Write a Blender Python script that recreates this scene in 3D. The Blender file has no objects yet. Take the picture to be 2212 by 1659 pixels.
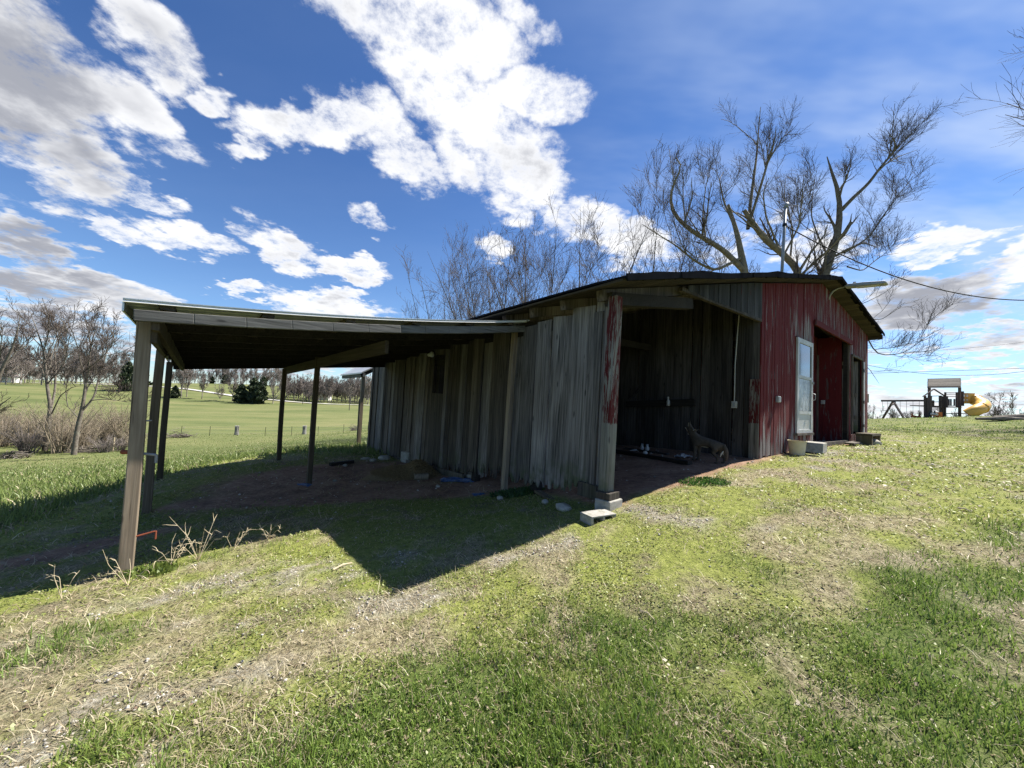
import bpy, bmesh, math, random
import numpy as np
from math import radians, sin, cos, pi
from mathutils import Vector, Matrix, Euler

random.seed(7)
RNG = np.random.default_rng(11)
SC = bpy.context.scene
COL = SC.collection
H = 1.4                       # eye height above the lawn (metres)

# ---------------------------------------------------------------- camera
FPX, PITCH, ROLL = 372.0, radians(2.7), radians(2.8)
c_f = Vector((0, cos(PITCH), sin(PITCH))); c_r0 = Vector((1, 0, 0)); c_u0 = Vector((0, -sin(PITCH), cos(PITCH)))
c_r = c_r0 * cos(ROLL) + c_u0 * sin(ROLL)
c_u = -c_r0 * sin(ROLL) + c_u0 * cos(ROLL)
cam_d = bpy.data.cameras.new('camera'); cam = bpy.data.objects.new('camera', cam_d); COL.objects.link(cam)
cam_d.sensor_width = 36.0; cam_d.lens = 36.0 * FPX / 1024.0
cam_d.clip_start = 0.05; cam_d.clip_end = 6000
m = Matrix((c_r, c_u, -c_f)).transposed().to_4x4(); m.translation = (0, 0, H)
cam.matrix_world = m
SC.camera = cam
SC.render.resolution_x, SC.render.resolution_y = 1024, 768

# survey helpers: sight line through a point of the picture, measured once to find where things stand
def ray(x, y):
    d = c_r * ((x - 512) / FPX) + c_u * ((384 - y) / FPX) + c_f
    return d / d.y
def at(x, y, Y):
    p = ray(x, y) * Y; p.z += H
    return p

# ---------------------------------------------------------------- exposure
SC.view_settings.view_transform = 'Standard'
SC.view_settings.look = 'None'
SC.view_settings.exposure = 1.22
SC.view_settings.gamma = 1.0
SC.view_settings.use_curve_mapping = False
SC.cycles.use_denoising = True; SC.cycles.denoising_prefilter = 'NONE'
SC.cycles.max_bounces = 5; SC.cycles.diffuse_bounces = 3; SC.cycles.glossy_bounces = 2; SC.cycles.transmission_bounces = 2
SC.cycles.use_adaptive_sampling = True; SC.cycles.adaptive_threshold = 0.02
SC.cycles.transparent_max_bounces = 8

# ---------------------------------------------------------------- sun
SUN_AZ, SUN_EL = radians(62.0), radians(52.0)
sun_d = bpy.data.lights.new('sun', 'SUN'); sun_d.energy = 5.0; sun_d.angle = radians(0.53); sun_d.color = (1.0, 0.95, 0.87)
sun = bpy.data.objects.new('sun', sun_d); COL.objects.link(sun)
to_sun = Vector((sin(SUN_AZ) * cos(SUN_EL), cos(SUN_AZ) * cos(SUN_EL), sin(SUN_EL)))
sun.rotation_euler = to_sun.to_track_quat('Z', 'Y').to_euler()
sun.location = to_sun * 50

# ---------------------------------------------------------------- node helpers
class NT:
    def __init__(s, tree): s.t = tree; s.n = tree.nodes; s.l = tree.links
    def add(s, typ, **kw):
        n = s.n.new(typ)
        for k, v in kw.items():
            if k == 'op': n.operation = v
            elif k.startswith('i_'): n.inputs[int(k[2:])].default_value = v
            else: setattr(n, k, v)
        return n
    def link(s, a, b): s.l.new(a, b)
    def _in(s, sock, v):
        if hasattr(v, 'is_output') or isinstance(v, bpy.types.NodeSocket): s.l.new(v, sock)
        else: sock.default_value = v
    def math(s, op, a, b=None, c=None, clamp=False):
        n = s.n.new('ShaderNodeMath'); n.operation = op; n.use_clamp = clamp
        for i, v in enumerate((a, b, c)):
            if v is not None: s._in(n.inputs[i], v)
        return n.outputs[0]
    def vmath(s, op, a, b=None):
        n = s.n.new('ShaderNodeVectorMath'); n.operation = op
        for i, v in enumerate((a, b)):
            if v is not None: s._in(n.inputs[i], v)
        return n.outputs[0]
    def noise(s, vec, scale, detail=4, rough=0.55, dist=0.0, lac=2.0):
        n = s.n.new('ShaderNodeTexNoise'); n.inputs['Scale'].default_value = scale; n.inputs['Detail'].default_value = detail
        n.inputs['Roughness'].default_value = rough; n.inputs['Distortion'].default_value = dist; n.inputs['Lacunarity'].default_value = lac
        if vec is not None: s.l.new(vec, n.inputs['Vector'])
        return n.outputs['Fac']
    def mapping(s, vec, scale=(1, 1, 1), loc=(0, 0, 0), rot=(0, 0, 0), typ='POINT'):
        n = s.n.new('ShaderNodeMapping'); n.vector_type = typ
        n.inputs['Location'].default_value = loc; n.inputs['Rotation'].default_value = rot; n.inputs['Scale'].default_value = scale
        s.l.new(vec, n.inputs['Vector']); return n.outputs[0]
    def ramp(s, fac, stops):
        n = s.n.new('ShaderNodeValToRGB'); e = n.color_ramp.elements
        while len(e) < len(stops): e.new(0.5)
        for el, (p, c) in zip(e, stops):
            el.position = p; el.color = (*c, 1) if len(c) == 3 else c
        s.l.new(fac, n.inputs[0]); return n.outputs[0]
    def maprange(s, v, a, b, c=0.0, d=1.0, smooth=True):
        n = s.n.new('ShaderNodeMapRange'); n.interpolation_type = 'SMOOTHSTEP' if smooth else 'LINEAR'
        s._in(n.inputs[0], v)
        for i, x in enumerate((a, b, c, d)): s._in(n.inputs[i + 1], x)
        return n.outputs[0]
    def mix(s, fac, a, b, blend='MIX'):
        n = s.n.new('ShaderNodeMix'); n.data_type = 'RGBA'; n.blend_type = blend
        s._in(n.inputs[0], fac)
        for sock, v in ((n.inputs[6], a), (n.inputs[7], b)):
            if isinstance(v, (tuple, list)): sock.default_value = (*v, 1) if len(v) == 3 else v
            else: s.l.new(v, sock)
        return n.outputs[2]

# ---------------------------------------------------------------- sky with broken clouds
def build_world():
    w = bpy.data.worlds.new('World'); SC.world = w; w.use_nodes = True
    t = NT(w.node_tree); t.n.clear()
    sky = t.add('ShaderNodeTexSky'); sky.sky_type = 'NISHITA'; sky.sun_disc = False
    sky.sun_elevation = SUN_EL; sky.sun_rotation = SUN_AZ
    sky.altitude = 800; sky.air_density = 1.0; sky.dust_density = 0.35; sky.ozone_density = 3.0
    geo = t.add('ShaderNodeTexCoord')
    d = t.vmath('NORMALIZE', geo.outputs['Generated'])
    sep = t.add('ShaderNodeSeparateXYZ'); t.link(d, sep.inputs[0])
    den = t.math('ADD', t.math('MAXIMUM', sep.outputs[2], 0.0), 0.16)
    comb = t.add('ShaderNodeCombineXYZ')
    t.link(t.math('DIVIDE', sep.outputs[0], den), comb.inputs[0]); t.link(t.math('DIVIDE', sep.outputs[1], den), comb.inputs[1])
    P = comb.outputs[0]
    def n2d(vec, scale, detail, rough, dist=0.0):
        o = t.noise(vec, scale, detail, rough, dist); o.node.noise_dimensions = '2D'; return o
    # the cloud banks: where each stands in the sky, how wide it spreads, how heavy and how grey it is
    CL = [
        (30, 150, 350, 210, 20, 1.05, 1.0), (290, 65, 250, 80, 25, .8, .3), (280, 235, 215, 95, 25, .95, .3), (160, 345, 260, 95, 20, .95, .5),
        (462, 212, 70, 44, 0, .9, 0), (330, 410, 120, 36, 15, .7, .2), (130, 420, 180, 50, 18, .62, .3),
        (900, 50, 330, 135, 0, .95, .2), (960, 190, 260, 150, 20, .82, .15), (670, 270, 200, 80, -22, .95, .25), (1060, 335, 230, 145, 25, .95, .2),
        (1150, 205, 150, 90, 0, .85, .1), (860, 320, 190, 85, 15, .8, .15), (1110, 440, 100, 45, 20, .75, .1), (1140, 30, 100, 60, 30, .6, 0), (540, 325, 80, 34, -20, .75, .1),
        (792, 465, 70, 48, 25, .85, 0), (400, 515, 150, 50, 8, .9, .15), (620, 535, 130, 55, 12, .9, .2), (760, 575, 140, 32, 6, .9, .1), (240, 490, 90, 34, 10, .7, .2), (520, 490, 50, 22, 0, .6, 0),
        (60, 530, 200, 62, 10, .95, .75), (90, 610, 260, 60, 6, .9, .7), (270, 648, 240, 58, 8, 1.0, .35), (60, 690, 260, 60, 0, .9, .6), (240, 730, 200, 50, 5, .7, .5),
        (520, 635, 90, 20, 8, .75, .05), (720, 670, 175, 55, 6, 1.0, .15), (745, 625, 50, 24, 8, .8, .05), (620, 625, 30, 14, 0, .6, 0),
        (1330, 515, 180, 75, 15, .95, .1), (1060, 535, 60, 40, 0, .85, 0), (1220, 450, 70, 32, 10, .6, 0), (1560, 540, 90, 60, 0, .6, 0), (1780, 540, 130, 70, 0, .8, .1),
        (2050, 522, 200, 34, 2, .9, .1), (2190, 570, 130, 50, 4, .95, .2), (1990, 560, 90, 22, 2, .7, .1),
        (1990, 650, 250, 72, 2, 1.0, .8), (2150, 730, 170, 46, 2, .9, .4), (1930, 760, 120, 26, 2, .6, .3), (2070, 796, 110, 16, 2, .75, .2), (2190, 798, 60, 16, 0, .8, .2), (1960, 875, 180, 46, 0, .9, .3), (2170, 865, 120, 46, 0, .9, .4),
        (550, 785, 330, 32, 3, .75, .6), (760, 790, 120, 30, 3, .8, .4), (1700, 470, 60, 40, 0, .45, 0),
        (2190, 480, 60, 22, 0, .7, 0),
    ]
    k = 1024 / 2212
    acc = None; gacc = None
    # sky position as azimuth and elevation, its edges torn by turbulence
    az = t.math('ARCTAN2', sep.outputs[0], sep.outputs[1]); el = t.math('ARCSINE', sep.outputs[2])
    w1 = t.math('MULTIPLY', t.math('SUBTRACT', n2d(P, 4.0, 4, .60), .5), .15)
    w2 = t.math('MULTIPLY', t.math('SUBTRACT', n2d(t.vmath('ADD', P, (7.3, 2.1, 0)), 4.0, 4, .60), .5), .12)
    az = t.math('ADD', az, w1); el = t.math('ADD', el, w2)
    Q = {}
    for ang in (0, 20, -20):
        ca, sa = cos(radians(ang)), sin(radians(ang)); cb = t.add('ShaderNodeCombineXYZ')
        t.link(t.math('SUBTRACT', t.math('MULTIPLY', az, ca), t.math('MULTIPLY', el, sa)), cb.inputs[0])
        t.link(t.math('ADD', t.math('MULTIPLY', az, sa), t.math('MULTIPLY', el, ca)), cb.inputs[1])
        Q[ang] = cb.outputs[0]
    def azel(x, y):
        r = ray(x * k, y * k).normalized(); return Vector((math.atan2(r.x, r.y), math.asin(r.z)))
    for (cx, cy, rx, ry, ang, wgt, grey) in CL:
        cls = 0 if abs(ang) < 10 else (20 if ang > 0 else -20)
        a = radians(cls); c = azel(cx, cy)
        r1 = (azel(cx + 20 * cos(a), cy + 20 * sin(a)) - c).length / 20 * rx * .98
        r2 = (azel(cx + 20 * sin(a), cy - 20 * cos(a)) - c).length / 20 * ry * .98
        qx = c.x * cos(a) - c.y * sin(a); qy = c.x * sin(a) + c.y * cos(a)
        n = t.add('ShaderNodeVectorMath', op='MULTIPLY_ADD'); t.link(Q[cls], n.inputs[0])
        n.inputs[1].default_value = (1 / r1, 1 / r2, 0); n.inputs[2].default_value = (-qx / r1, -qy / r2, 0)
        g = t.add('ShaderNodeTexGradient', gradient_type='SPHERICAL'); t.link(n.outputs[0], g.inputs[0])
        f = t.math('MINIMUM', t.math('MULTIPLY', g.outputs['Fac'], wgt * 1.7), wgt * .80)
        acc = f if acc is None else t.math('MAXIMUM', acc, f)
        if grey >= .3:
            gg = t.math('MULTIPLY', g.outputs['Fac'], grey)
            gacc = gg if gacc is None else t.math('MAXIMUM', gacc, gg)
    big = n2d(P, 0.9, 2, .5)
    free = t.math('MULTIPLY', t.maprange(big, .60, .78), .36)       # loose cloud everywhere else in the sky
    fld = t.math('MAXIMUM', acc, free)
    fb = n2d(P, 5.6, 10, .70)
    dens = t.math('ADD', fld, t.math('MULTIPLY', t.math('SUBTRACT', fb, .5), 1.75))
    alpha = t.math('MULTIPLY', t.maprange(dens, .20, .80), t.maprange(fld, 0.02, .25))
    # thin high veil, denser towards the sun's side
    vm = t.vmath('MULTIPLY', t.vmath('ADD', P, (3.1, 0, 0)), (1.0, 2.4, 0))
    veil = n2d(vm, 1.5, 4, .6)
    vs = t.math('MULTIPLY', t.maprange(veil, .25, .80), t.maprange(sep.outputs[0], -.1, .75, .02, .58))
    # body shading: bright edges, greyer where the cloud is thick
    sh = n2d(t.vmath('ADD', P, (1.7, 9.2, 0)), 3.6, 6, .6)
    gr = t.math('MULTIPLY', t.maprange(gacc, .0, .50), t.maprange(sh, .14, .56))
    gr = t.math('MAXIMUM', gr, t.math('MULTIPLY', t.maprange(dens, .50, 1.10), t.math('MULTIPLY', t.maprange(sh, .42, .70), .62)))
    ccol = t.mix(gr, (6.2, 6.25, 6.4), (2.4, 2.5, 2.85))
    skyc = t.mix(1.0, sky.outputs[0], t.mix(t.maprange(sep.outputs[2], .02, .62, 0.0, 1.0), (.72, .85, .98), (.44, .62, .86)), 'MULTIPLY')
    base = t.mix(vs, skyc, (4.0, 4.8, 6.2))
    colr = t.mix(alpha, base, ccol)
    w.cycles.sampling_method = 'MANUAL'; w.cycles.sample_map_resolution = 256
    bg = t.add('ShaderNodeBackground'); t.link(colr, bg.inputs[0]); bg.inputs[1].default_value = 0.074
    out = t.add('ShaderNodeOutputWorld'); t.link(bg.outputs[0], out.inputs[0])
build_world()

# ---------------------------------------------------------------- object helpers
def mesh_obj(name, verts, faces, mat=None, parent=None, loc=None, smooth=False, rot=None, mats=None):
    me = bpy.data.meshes.new(name); me.from_pydata([tuple(v) for v in verts], [], faces)
    if mat is not None: me.materials.append(mat)
    if smooth: me.polygons.foreach_set('use_smooth', [True] * len(me.polygons))
    o = bpy.data.objects.new(name, me); COL.objects.link(o)
    if parent is not None: o.parent = parent
    if loc is not None: o.location = loc
    if rot is not None: o.rotation_euler = rot
    return o
def np_mesh(name, V, Fc, mat, parent=None, smooth=False, cols=None, cname='tint'):
    """big meshes: V (n,3), Fc (m,k) all with k corners"""
    V = np.ascontiguousarray(V, np.float32); Fc = np.ascontiguousarray(Fc, np.int32)
    me = bpy.data.meshes.new(name); k = Fc.shape[1]; mF = len(Fc)
    me.vertices.add(len(V)); me.vertices.foreach_set('co', V.ravel())
    me.loops.add(mF * k); me.loops.foreach_set('vertex_index', Fc.ravel())
    me.polygons.add(mF); me.polygons.foreach_set('loop_start', np.arange(0, mF * k, k, dtype=np.int32))
    if smooth: me.polygons.foreach_set('use_smooth', np.ones(mF, bool))
    me.update(calc_edges=True)
    if cols is not None:
        a = me.color_attributes.new(cname, 'FLOAT_COLOR', 'POINT')
        c4 = np.ones((len(V), 4), np.float32); c4[:, :cols.shape[1]] = cols
        a.data.foreach_set('color', c4.ravel())
    me.materials.append(mat)
    o = bpy.data.objects.new(name, me); COL.objects.link(o)
    if parent is not None: o.parent = parent
    return o
def tag(o, label=None, cat=None, group=None, kind=None):
    if label: o['label'] = label
    if cat: o['category'] = cat
    if group: o['group'] = group
    if kind: o['kind'] = kind
    return o
def thing(name, loc, label, cat, rz=0.0, group=None):
    o = bpy.data.objects.new(name, None); COL.objects.link(o)
    o.location = loc; o.rotation_euler = (0, 0, rz); o.empty_display_size = 0.2
    return tag(o, label, cat, group)
class MB:
    """collects solid pieces of ONE part"""
    def __init__(s): s.v = []; s.f = []
    def add(s, V, Fc):
        n = len(s.v); s.v += [tuple(p) for p in V]; s.f += [tuple(i + n for i in f) for f in Fc]; return s
    def box(s, c, size, rot=None):
        hx, hy, hz = (q / 2 for q in size)
        V = [Vector((x, y, z)) for x in (-hx, hx) for y in (-hy, hy) for z in (-hz, hz)]
        if rot is not None:
            R = rot if isinstance(rot, Matrix) else Euler(rot).to_matrix(); V = [R @ p for p in V]
        c = Vector(c)
        return s.add([p + c for p in V], [(0, 1, 3, 2), (4, 6, 7, 5), (0, 4, 5, 1), (2, 3, 7, 6), (0, 2, 6, 4), (1, 5, 7, 3)])
    def beam(s, p, q, w, h, up=(0, 0, 1)):
        p = Vector(p); q = Vector(q); d = (q - p).normalized(); up = Vector(up)
        if abs(d.dot(up)) > .98: up = Vector((0, 1, 0))
        sd = d.cross(up).normalized(); u = sd.cross(d)
        V = [e + sd * a * w / 2 + u * b * h / 2 for e in (p, q) for a, b in ((-1, -1), (1, -1), (1, 1), (-1, 1))]
        return s.add(V, [(3, 2, 1, 0), (4, 5, 6, 7), (0, 1, 5, 4), (1, 2, 6, 5), (2, 3, 7, 6), (3, 0, 4, 7)])
    def tube(s, pts, rad, n=8, caps=True):
        pts = [Vector(p) for p in pts]; rad = rad if hasattr(rad, '__len__') else [rad] * len(pts)
        V = []; ref = None
        for i, p in enumerate(pts):
            d = (pts[min(i + 1, len(pts) - 1)] - pts[max(i - 1, 0)]).normalized()
            if ref is None:
                ref = d.orthogonal().normalized()
            ref = (ref - d * ref.dot(d)).normalized(); b = d.cross(ref)
            V += [p + (ref * cos(2 * pi * k / n) + b * sin(2 * pi * k / n)) * rad[i] for k in range(n)]
        Fc = [(i * n + k, i * n + (k + 1) % n, (i + 1) * n + (k + 1) % n, (i + 1) * n + k) for i in range(len(pts) - 1) for k in range(n)]
        if caps: Fc += [tuple(range(n - 1, -1, -1)), tuple((len(pts) - 1) * n + k for k in range(n))]
        return s.add(V, Fc)
    def prism(s, outline, y0, y1):
        n = len(outline)
        V = [(x, y0, z) for x, z in outline] + [(x, y1, z) for x, z in outline]
        Fc = [tuple(range(n)), tuple(range(2 * n - 1, n - 1, -1))] + [((i + 1) % n, i, n + i, n + (i + 1) % n) for i in range(n)]
        return s.add(V, Fc)
    def build(s, name, mat, parent=None, loc=None, smooth=False, rot=None):
        return mesh_obj(name, s.v, s.f, mat, parent, loc, smooth, rot)
def bevel(o, w=0.006, seg=2):
    b = o.modifiers.new('bevel', 'BEVEL'); b.width = w; b.segments = seg; b.limit_method = 'ANGLE'
    return o
def ihash(ix, iy, seed):
    h = (ix.astype(np.int64) * 374761393 + iy.astype(np.int64) * 668265263 + seed * 982451653) & 0x7fffffff
    h = ((h ^ (h >> 13)) * 1274126177) & 0x7fffffff
    return ((h ^ (h >> 16)) & 0xffff) / 65535.0
def vnoise(x, y, seed=0):
    ix = np.floor(x); iy = np.floor(y); fx = x - ix; fy = y - iy
    fx = fx * fx * (3 - 2 * fx); fy = fy * fy * (3 - 2 * fy)
    a = ihash(ix, iy, seed); b = ihash(ix + 1, iy, seed); c = ihash(ix, iy + 1, seed); e = ihash(ix + 1, iy + 1, seed)
    return (a * (1 - fx) + b * fx) * (1 - fy) + (c * (1 - fx) + e * fx) * fy
def fbm(x, y, oct=4, seed=0):
    r = 0; a = .5; n = 0
    for i in range(oct):
        r = r + a * vnoise(x, y, seed + i * 17); n += a; a *= .5; x = x * 2.03 + 11.3; y = y * 2.03 + 5.7
    return r / n
# ---------------------------------------------------------------- materials
def new_mat(name):
    m = bpy.data.materials.new(name); m.use_nodes = True
    t = NT(m.node_tree); t.n.clear()
    o = t.add('ShaderNodeOutputMaterial'); b = t.add('ShaderNodeBsdfPrincipled')
    t.link(b.outputs[0], o.inputs[0])
    b.inputs['Roughness'].default_value = .85
    b.inputs['Specular IOR Level'].default_value = .25
    return m, t, b
def bump(t, b, h, strength=.4, dist=.01):
    n = t.add('ShaderNodeBump'); n.inputs['Strength'].default_value = strength; n.inputs['Distance'].default_value = dist
    t.link(h, n.inputs['Height']); t.link(n.outputs[0], b.inputs['Normal'])
def objvec(t, rnd=37.0):
    tc = t.add('ShaderNodeTexCoord'); oi = t.add('ShaderNodeObjectInfo')
    cx = t.add('ShaderNodeCombineXYZ'); r = t.math('MULTIPLY', oi.outputs['Random'], rnd)
    for i in range(3): t.link(r, cx.inputs[i])
    return t.vmath('ADD', tc.outputs['Object'], cx.outputs[0]), tc.outputs['Object'], oi.outputs['Random']
def wood(name, stops, axis=2, fine=46.0, long=1.3, vary=.35, paint=None, paint_amt=.5, paint_z=None, paint_scale=(15.0, 2.0), moss=0.0, rough=.9):
    """weathered timber; grain runs along the given axis"""
    m, t, b = new_mat(name); v, ob, rnd = objvec(t)
    sc = [fine] * 3; sc[axis] = long
    sc2 = [3.2] * 3; sc2[axis] = .55
    g = t.noise(t.mapping(v, scale=sc), 1.0, 5, .62, .6)
    st = t.noise(t.mapping(v, scale=sc2), 1.0, 4, .55, .8)
    f = t.math('ADD', t.math('MULTIPLY', g, .62), t.math('MULTIPLY', st, .45))
    c = t.ramp(f, stops)
    val = t.math('ADD', t.math('MULTIPLY', rnd, vary * 2), 1 - vary)
    hsv = t.add('ShaderNodeHueSaturation'); t.link(val, hsv.inputs['Value']); t.link(c, hsv.inputs['Color']); c = hsv.outputs[0]
    # cracks and knots
    crk = t.noise(t.mapping(v, scale=[q * .55 if i != axis else .55 for i, q in enumerate(sc)]), 1.0, 3, .7, .3)
    c = t.mix(t.math('MULTIPLY', t.maprange(crk, .30, .40, 1.0, 0.0), .8), c, tuple(x * .22 for x in stops[0][1]))
    kn = t.add('ShaderNodeTexVoronoi'); kn.inputs['Scale'].default_value = 1.0
    ks = [7.0] * 3; ks[axis] = 2.2
    t.link(t.mapping(v, scale=ks), kn.inputs['Vector'])
    c = t.mix(t.math('MULTIPLY', t.maprange(kn.outputs['Distance'], .05, .13, 1.0, 0.0), .65), c, tuple(x * .3 for x in stops[0][1]))
    if moss > 0:
        sp = t.add('ShaderNodeSeparateXYZ'); t.link(ob, sp.inputs[0])
        mo = t.math('MULTIPLY', t.maprange(sp.outputs[2], .08, .62, 1.0, 0.0), t.maprange(t.noise(v, 5.0, 4), .40, .66))
        c = t.mix(t.math('MULTIPLY', mo, moss), c, (.07, .085, .035))
    if paint is not None:
        ps = [paint_scale[0]] * 3; ps[axis] = paint_scale[1]
        p1 = t.noise(t.mapping(v, scale=ps), 1.0, 7, .68, .9)
        p2 = t.noise(t.mapping(v, scale=[5.0 if i != axis else .9 for i in range(3)]), 1.0, 3, .5, .3)
        pm = t.math('ADD', t.math('MULTIPLY', p1, .62), t.math('MULTIPLY', p2, .42))
        if paint_z is not None:          # paint has weathered off near the ground
            sp = t.add('ShaderNodeSeparateXYZ'); t.link(ob, sp.inputs[0])
            pm = t.math('ADD', pm, t.maprange(sp.outputs[2], paint_z[0], paint_z[1], paint_z[2], 0.0))
        k = t.maprange(pm, paint_amt - .02, paint_amt + .02, 1.0, 0.0)
        pc = t.mix(t.math('MULTIPLY', g, .9), paint, tuple(x * .55 for x in paint))
        c = t.mix(k, c, pc)
    t.link(c, b.inputs['Base Color']); b.inputs['Roughness'].default_value = rough
    bump(t, b, t.math('ADD', t.math('MULTIPLY', g, .7), t.math('MULTIPLY', crk, .5)), .55, .006)
    return m
def plain(name, c, rough=.6, metal=0.0, var=.12, scale=9.0, dirt=None, bumpk=.15):
    m, t, b = new_mat(name); v, ob, rnd = objvec(t)
    n = t.noise(v, scale, 6, .6)
    lo = tuple(x * (1 - var) for x in c); hi = tuple(min(1, x * (1 + var)) for x in c)
    cc = t.ramp(n, [(.3, lo), (.7, hi)])
    if dirt is not None:
        cc = t.mix(t.math('MULTIPLY', t.maprange(t.noise(v, scale * .5, 6, .65, .5), .48, .68), .75), cc, dirt)
    t.link(cc, b.inputs['Base Color']); b.inputs['Roughness'].default_value = rough; b.inputs['Metallic'].default_value = metal
    if bumpk: bump(t, b, t.noise(v, scale * 6, 4), bumpk, .004)
    return m
M = {}
GREY = [(.32, (.026, .0225, .021)), (.47, (.098, .087, .081)), (.62, (.225, .203, .190)), (.80, (.37, .345, .325))]
M['grey'] = wood('weathered_grey_wood', GREY, moss=.85, vary=.32)
M['grey_brown'] = wood('weathered_brown_grey_wood', [(.32, (.017, .0138, .0118)), (.48, (.062, .0515, .044)), (.66, (.155, .130, .108))], moss=.3, vary=.36)
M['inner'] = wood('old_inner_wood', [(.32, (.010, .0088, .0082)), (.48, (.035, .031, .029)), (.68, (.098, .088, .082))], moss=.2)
M['dark'] = wood('old_dark_timber', [(.3, (.007, .006, .0055)), (.6, (.026, .022, .019)), (.8, (.055, .048, .040))], axis=1)  # old, very dark brown timber for framing, beams and rails
M['beam'] = wood('grey_beam_wood', [(.3, (.045, .043, .040)), (.5, (.145, .14, .13)), (.75, (.32, .31, .29))], axis=0)
M['joist'] = wood('joist_wood', [(.3, (.03, .023, .016)), (.5, (.07, .055, .04)), (.75, (.12, .10, .072))], axis=1)
M['post'] = wood('treated_post_wood', [(.3, (.085, .062, .041)), (.5, (.205, .160, .115)), (.72, (.34, .28, .205))], long=.9, fine=34, moss=.3)
M['pine'] = wood('brown_post_wood', [(.3, (.05, .036, .024)), (.55, (.12, .092, .062)), (.8, (.21, .17, .118))], moss=.35)
RED = (.135, .014, .016)
M['red'] = wood('peeling_red_boards', [(.3, (.06, .05, .048)), (.5, (.17, .15, .145)), (.7, (.31, .28, .27))], paint=RED, paint_amt=.600, paint_z=(.10, 1.0, .09), paint_scale=(34.0, 1.3), vary=.22)
M['red_far'] = wood('thin_red_boards', [(.3, (.05, .04, .04)), (.5, (.15, .12, .118)), (.7, (.26, .22, .215))], paint=RED, paint_amt=.55, paint_scale=(34.0, 1.3), vary=.22)
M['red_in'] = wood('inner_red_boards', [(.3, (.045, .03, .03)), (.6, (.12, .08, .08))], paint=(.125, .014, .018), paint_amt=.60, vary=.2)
M['redpost'] = wood('red_post_paint', [(.3, (.055, .051, .045)), (.5, (.15, .142, .125)), (.72, (.26, .25, .22))], paint=(.100, .013, .014), paint_amt=.535, paint_scale=(34.0, 3.0), paint_z=(.80, .92, .6), vary=.05, moss=.6, fine=30)
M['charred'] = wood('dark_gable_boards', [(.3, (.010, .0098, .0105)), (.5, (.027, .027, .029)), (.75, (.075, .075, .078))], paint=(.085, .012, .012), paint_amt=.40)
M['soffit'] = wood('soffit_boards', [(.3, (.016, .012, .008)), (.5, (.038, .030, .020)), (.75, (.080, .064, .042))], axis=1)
M['roofing'] = plain('dark_roll_roofing', (.013, .0135, .016), .95, var=.35, scale=5)
M['roofing'].node_tree.nodes['Principled BSDF'].inputs['Specular IOR Level'].default_value = 0.0
M['metal_roof'] = plain('pale_galvanised_sheet', (.62, .63, .62), .38, .75, var=.1, scale=4)
M['trim'] = plain('sunlit_lip_white', (.80, .80, .79), .4, 0, var=.05)  # white stands in for sun on the shed roof's metal edge
M['galv'] = plain('galvanised_pipe', (.27, .28, .29), .5, .2, var=.18, scale=12)
M['lamp_grey'] = plain('grey_lamp_paint', (.30, .31, .32), .5, .2, var=.1)
M['white'] = plain('old_white_paint', (.62, .63, .62), .55, 0, var=.08, dirt=(.36, .35, .32))
M['alu'] = plain('dull_white_door_paint', (.47, .475, .465), .5, 0, var=.07, dirt=(.36, .36, .34), scale=6)
M['plastic'] = plain('white_plastic', (.50, .49, .46), .4, 0, var=.05)
M['box'] = plain('grey_outlet_box', (.36, .37, .38), .5, .3)
M['black'] = plain('black_iron', (.015, .015, .016), .6, .3)
M['wire'] = plain('wire_black', (.02, .02, .022), .7)
M['concrete'] = plain('old_concrete', (.33, .315, .28), .95, 0, var=.25, scale=14, dirt=(.20, .20, .14), bumpk=.6)
M['stone'] = plain('limestone', (.40, .37, .31), .95, 0, var=.25, scale=8, dirt=(.2, .19, .14), bumpk=.6)
M['bucket'] = plain('cream_bucket', (.62, .54, .36), .5, 0, var=.08, dirt=(.42, .35, .22))
M['tarp'] = plain('blue_tarp', (.055, .105, .23), .5, 0, var=.35, scale=22, dirt=(.2, .22, .25))
M['orange'] = plain('orange_plastic', (.60, .17, .04), .5)
M['rust'] = plain('rusty_red_iron', (.26, .075, .04), .8, .2)
M['yellow'] = plain('yellow_slide_plastic', (.72, .42, .09), .38, 0, var=.07, scale=2)
M['playwood'] = wood('play_tower_timber', [(.3, (.045, .035, .035)), (.55, (.095, .075, .072)), (.8, (.16, .13, .12))])
M['playroof'] = wood('play_roof_boards', [(.3, (.05, .043, .038)), (.5, (.105, .092, .078)), (.8, (.19, .17, .145))], axis=0)
M['slate'] = plain('dark_green_panel', (.045, .06, .06), .6)
M['coyote'] = plain('grey_brown_foam', (.070, .058, .046), .9, 0, var=.3, scale=16)
M['pale_fur'] = plain('cream_foam', (.46, .44, .38), .9, 0, var=.2, scale=20)
M['bark'] = plain('grey_brown_bark', (.135, .115, .095), .95, 0, var=.45, scale=7, dirt=(.20, .19, .15), bumpk=.8)
M['bark_tan'] = plain('tan_bark', (.225, .185, .125), .95, 0, var=.4, scale=7, dirt=(.14, .12, .09), bumpk=.8)
M['twig'] = plain('twig_bark', (.088, .070, .060), .95, 0, var=.3, scale=3, bumpk=0)
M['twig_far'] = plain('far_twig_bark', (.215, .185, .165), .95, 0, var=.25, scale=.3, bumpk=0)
M['twig_tan'] = plain('tan_twig', (.260, .215, .155), .95, 0, var=.3, scale=1.0, bumpk=0)
M['hay'] = plain('old_hay', (.28, .20, .10), .95, 0, var=.4, scale=30)
M['dry'] = plain('dry_stalk', (.50, .42, .28), .9, 0, var=.25, scale=20, bumpk=0)
M['house'] = plain('white_house_siding', (.68, .68, .66), .7)
M['houseroof'] = plain('grey_shingle', (.16, .15, .15), .9)
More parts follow.
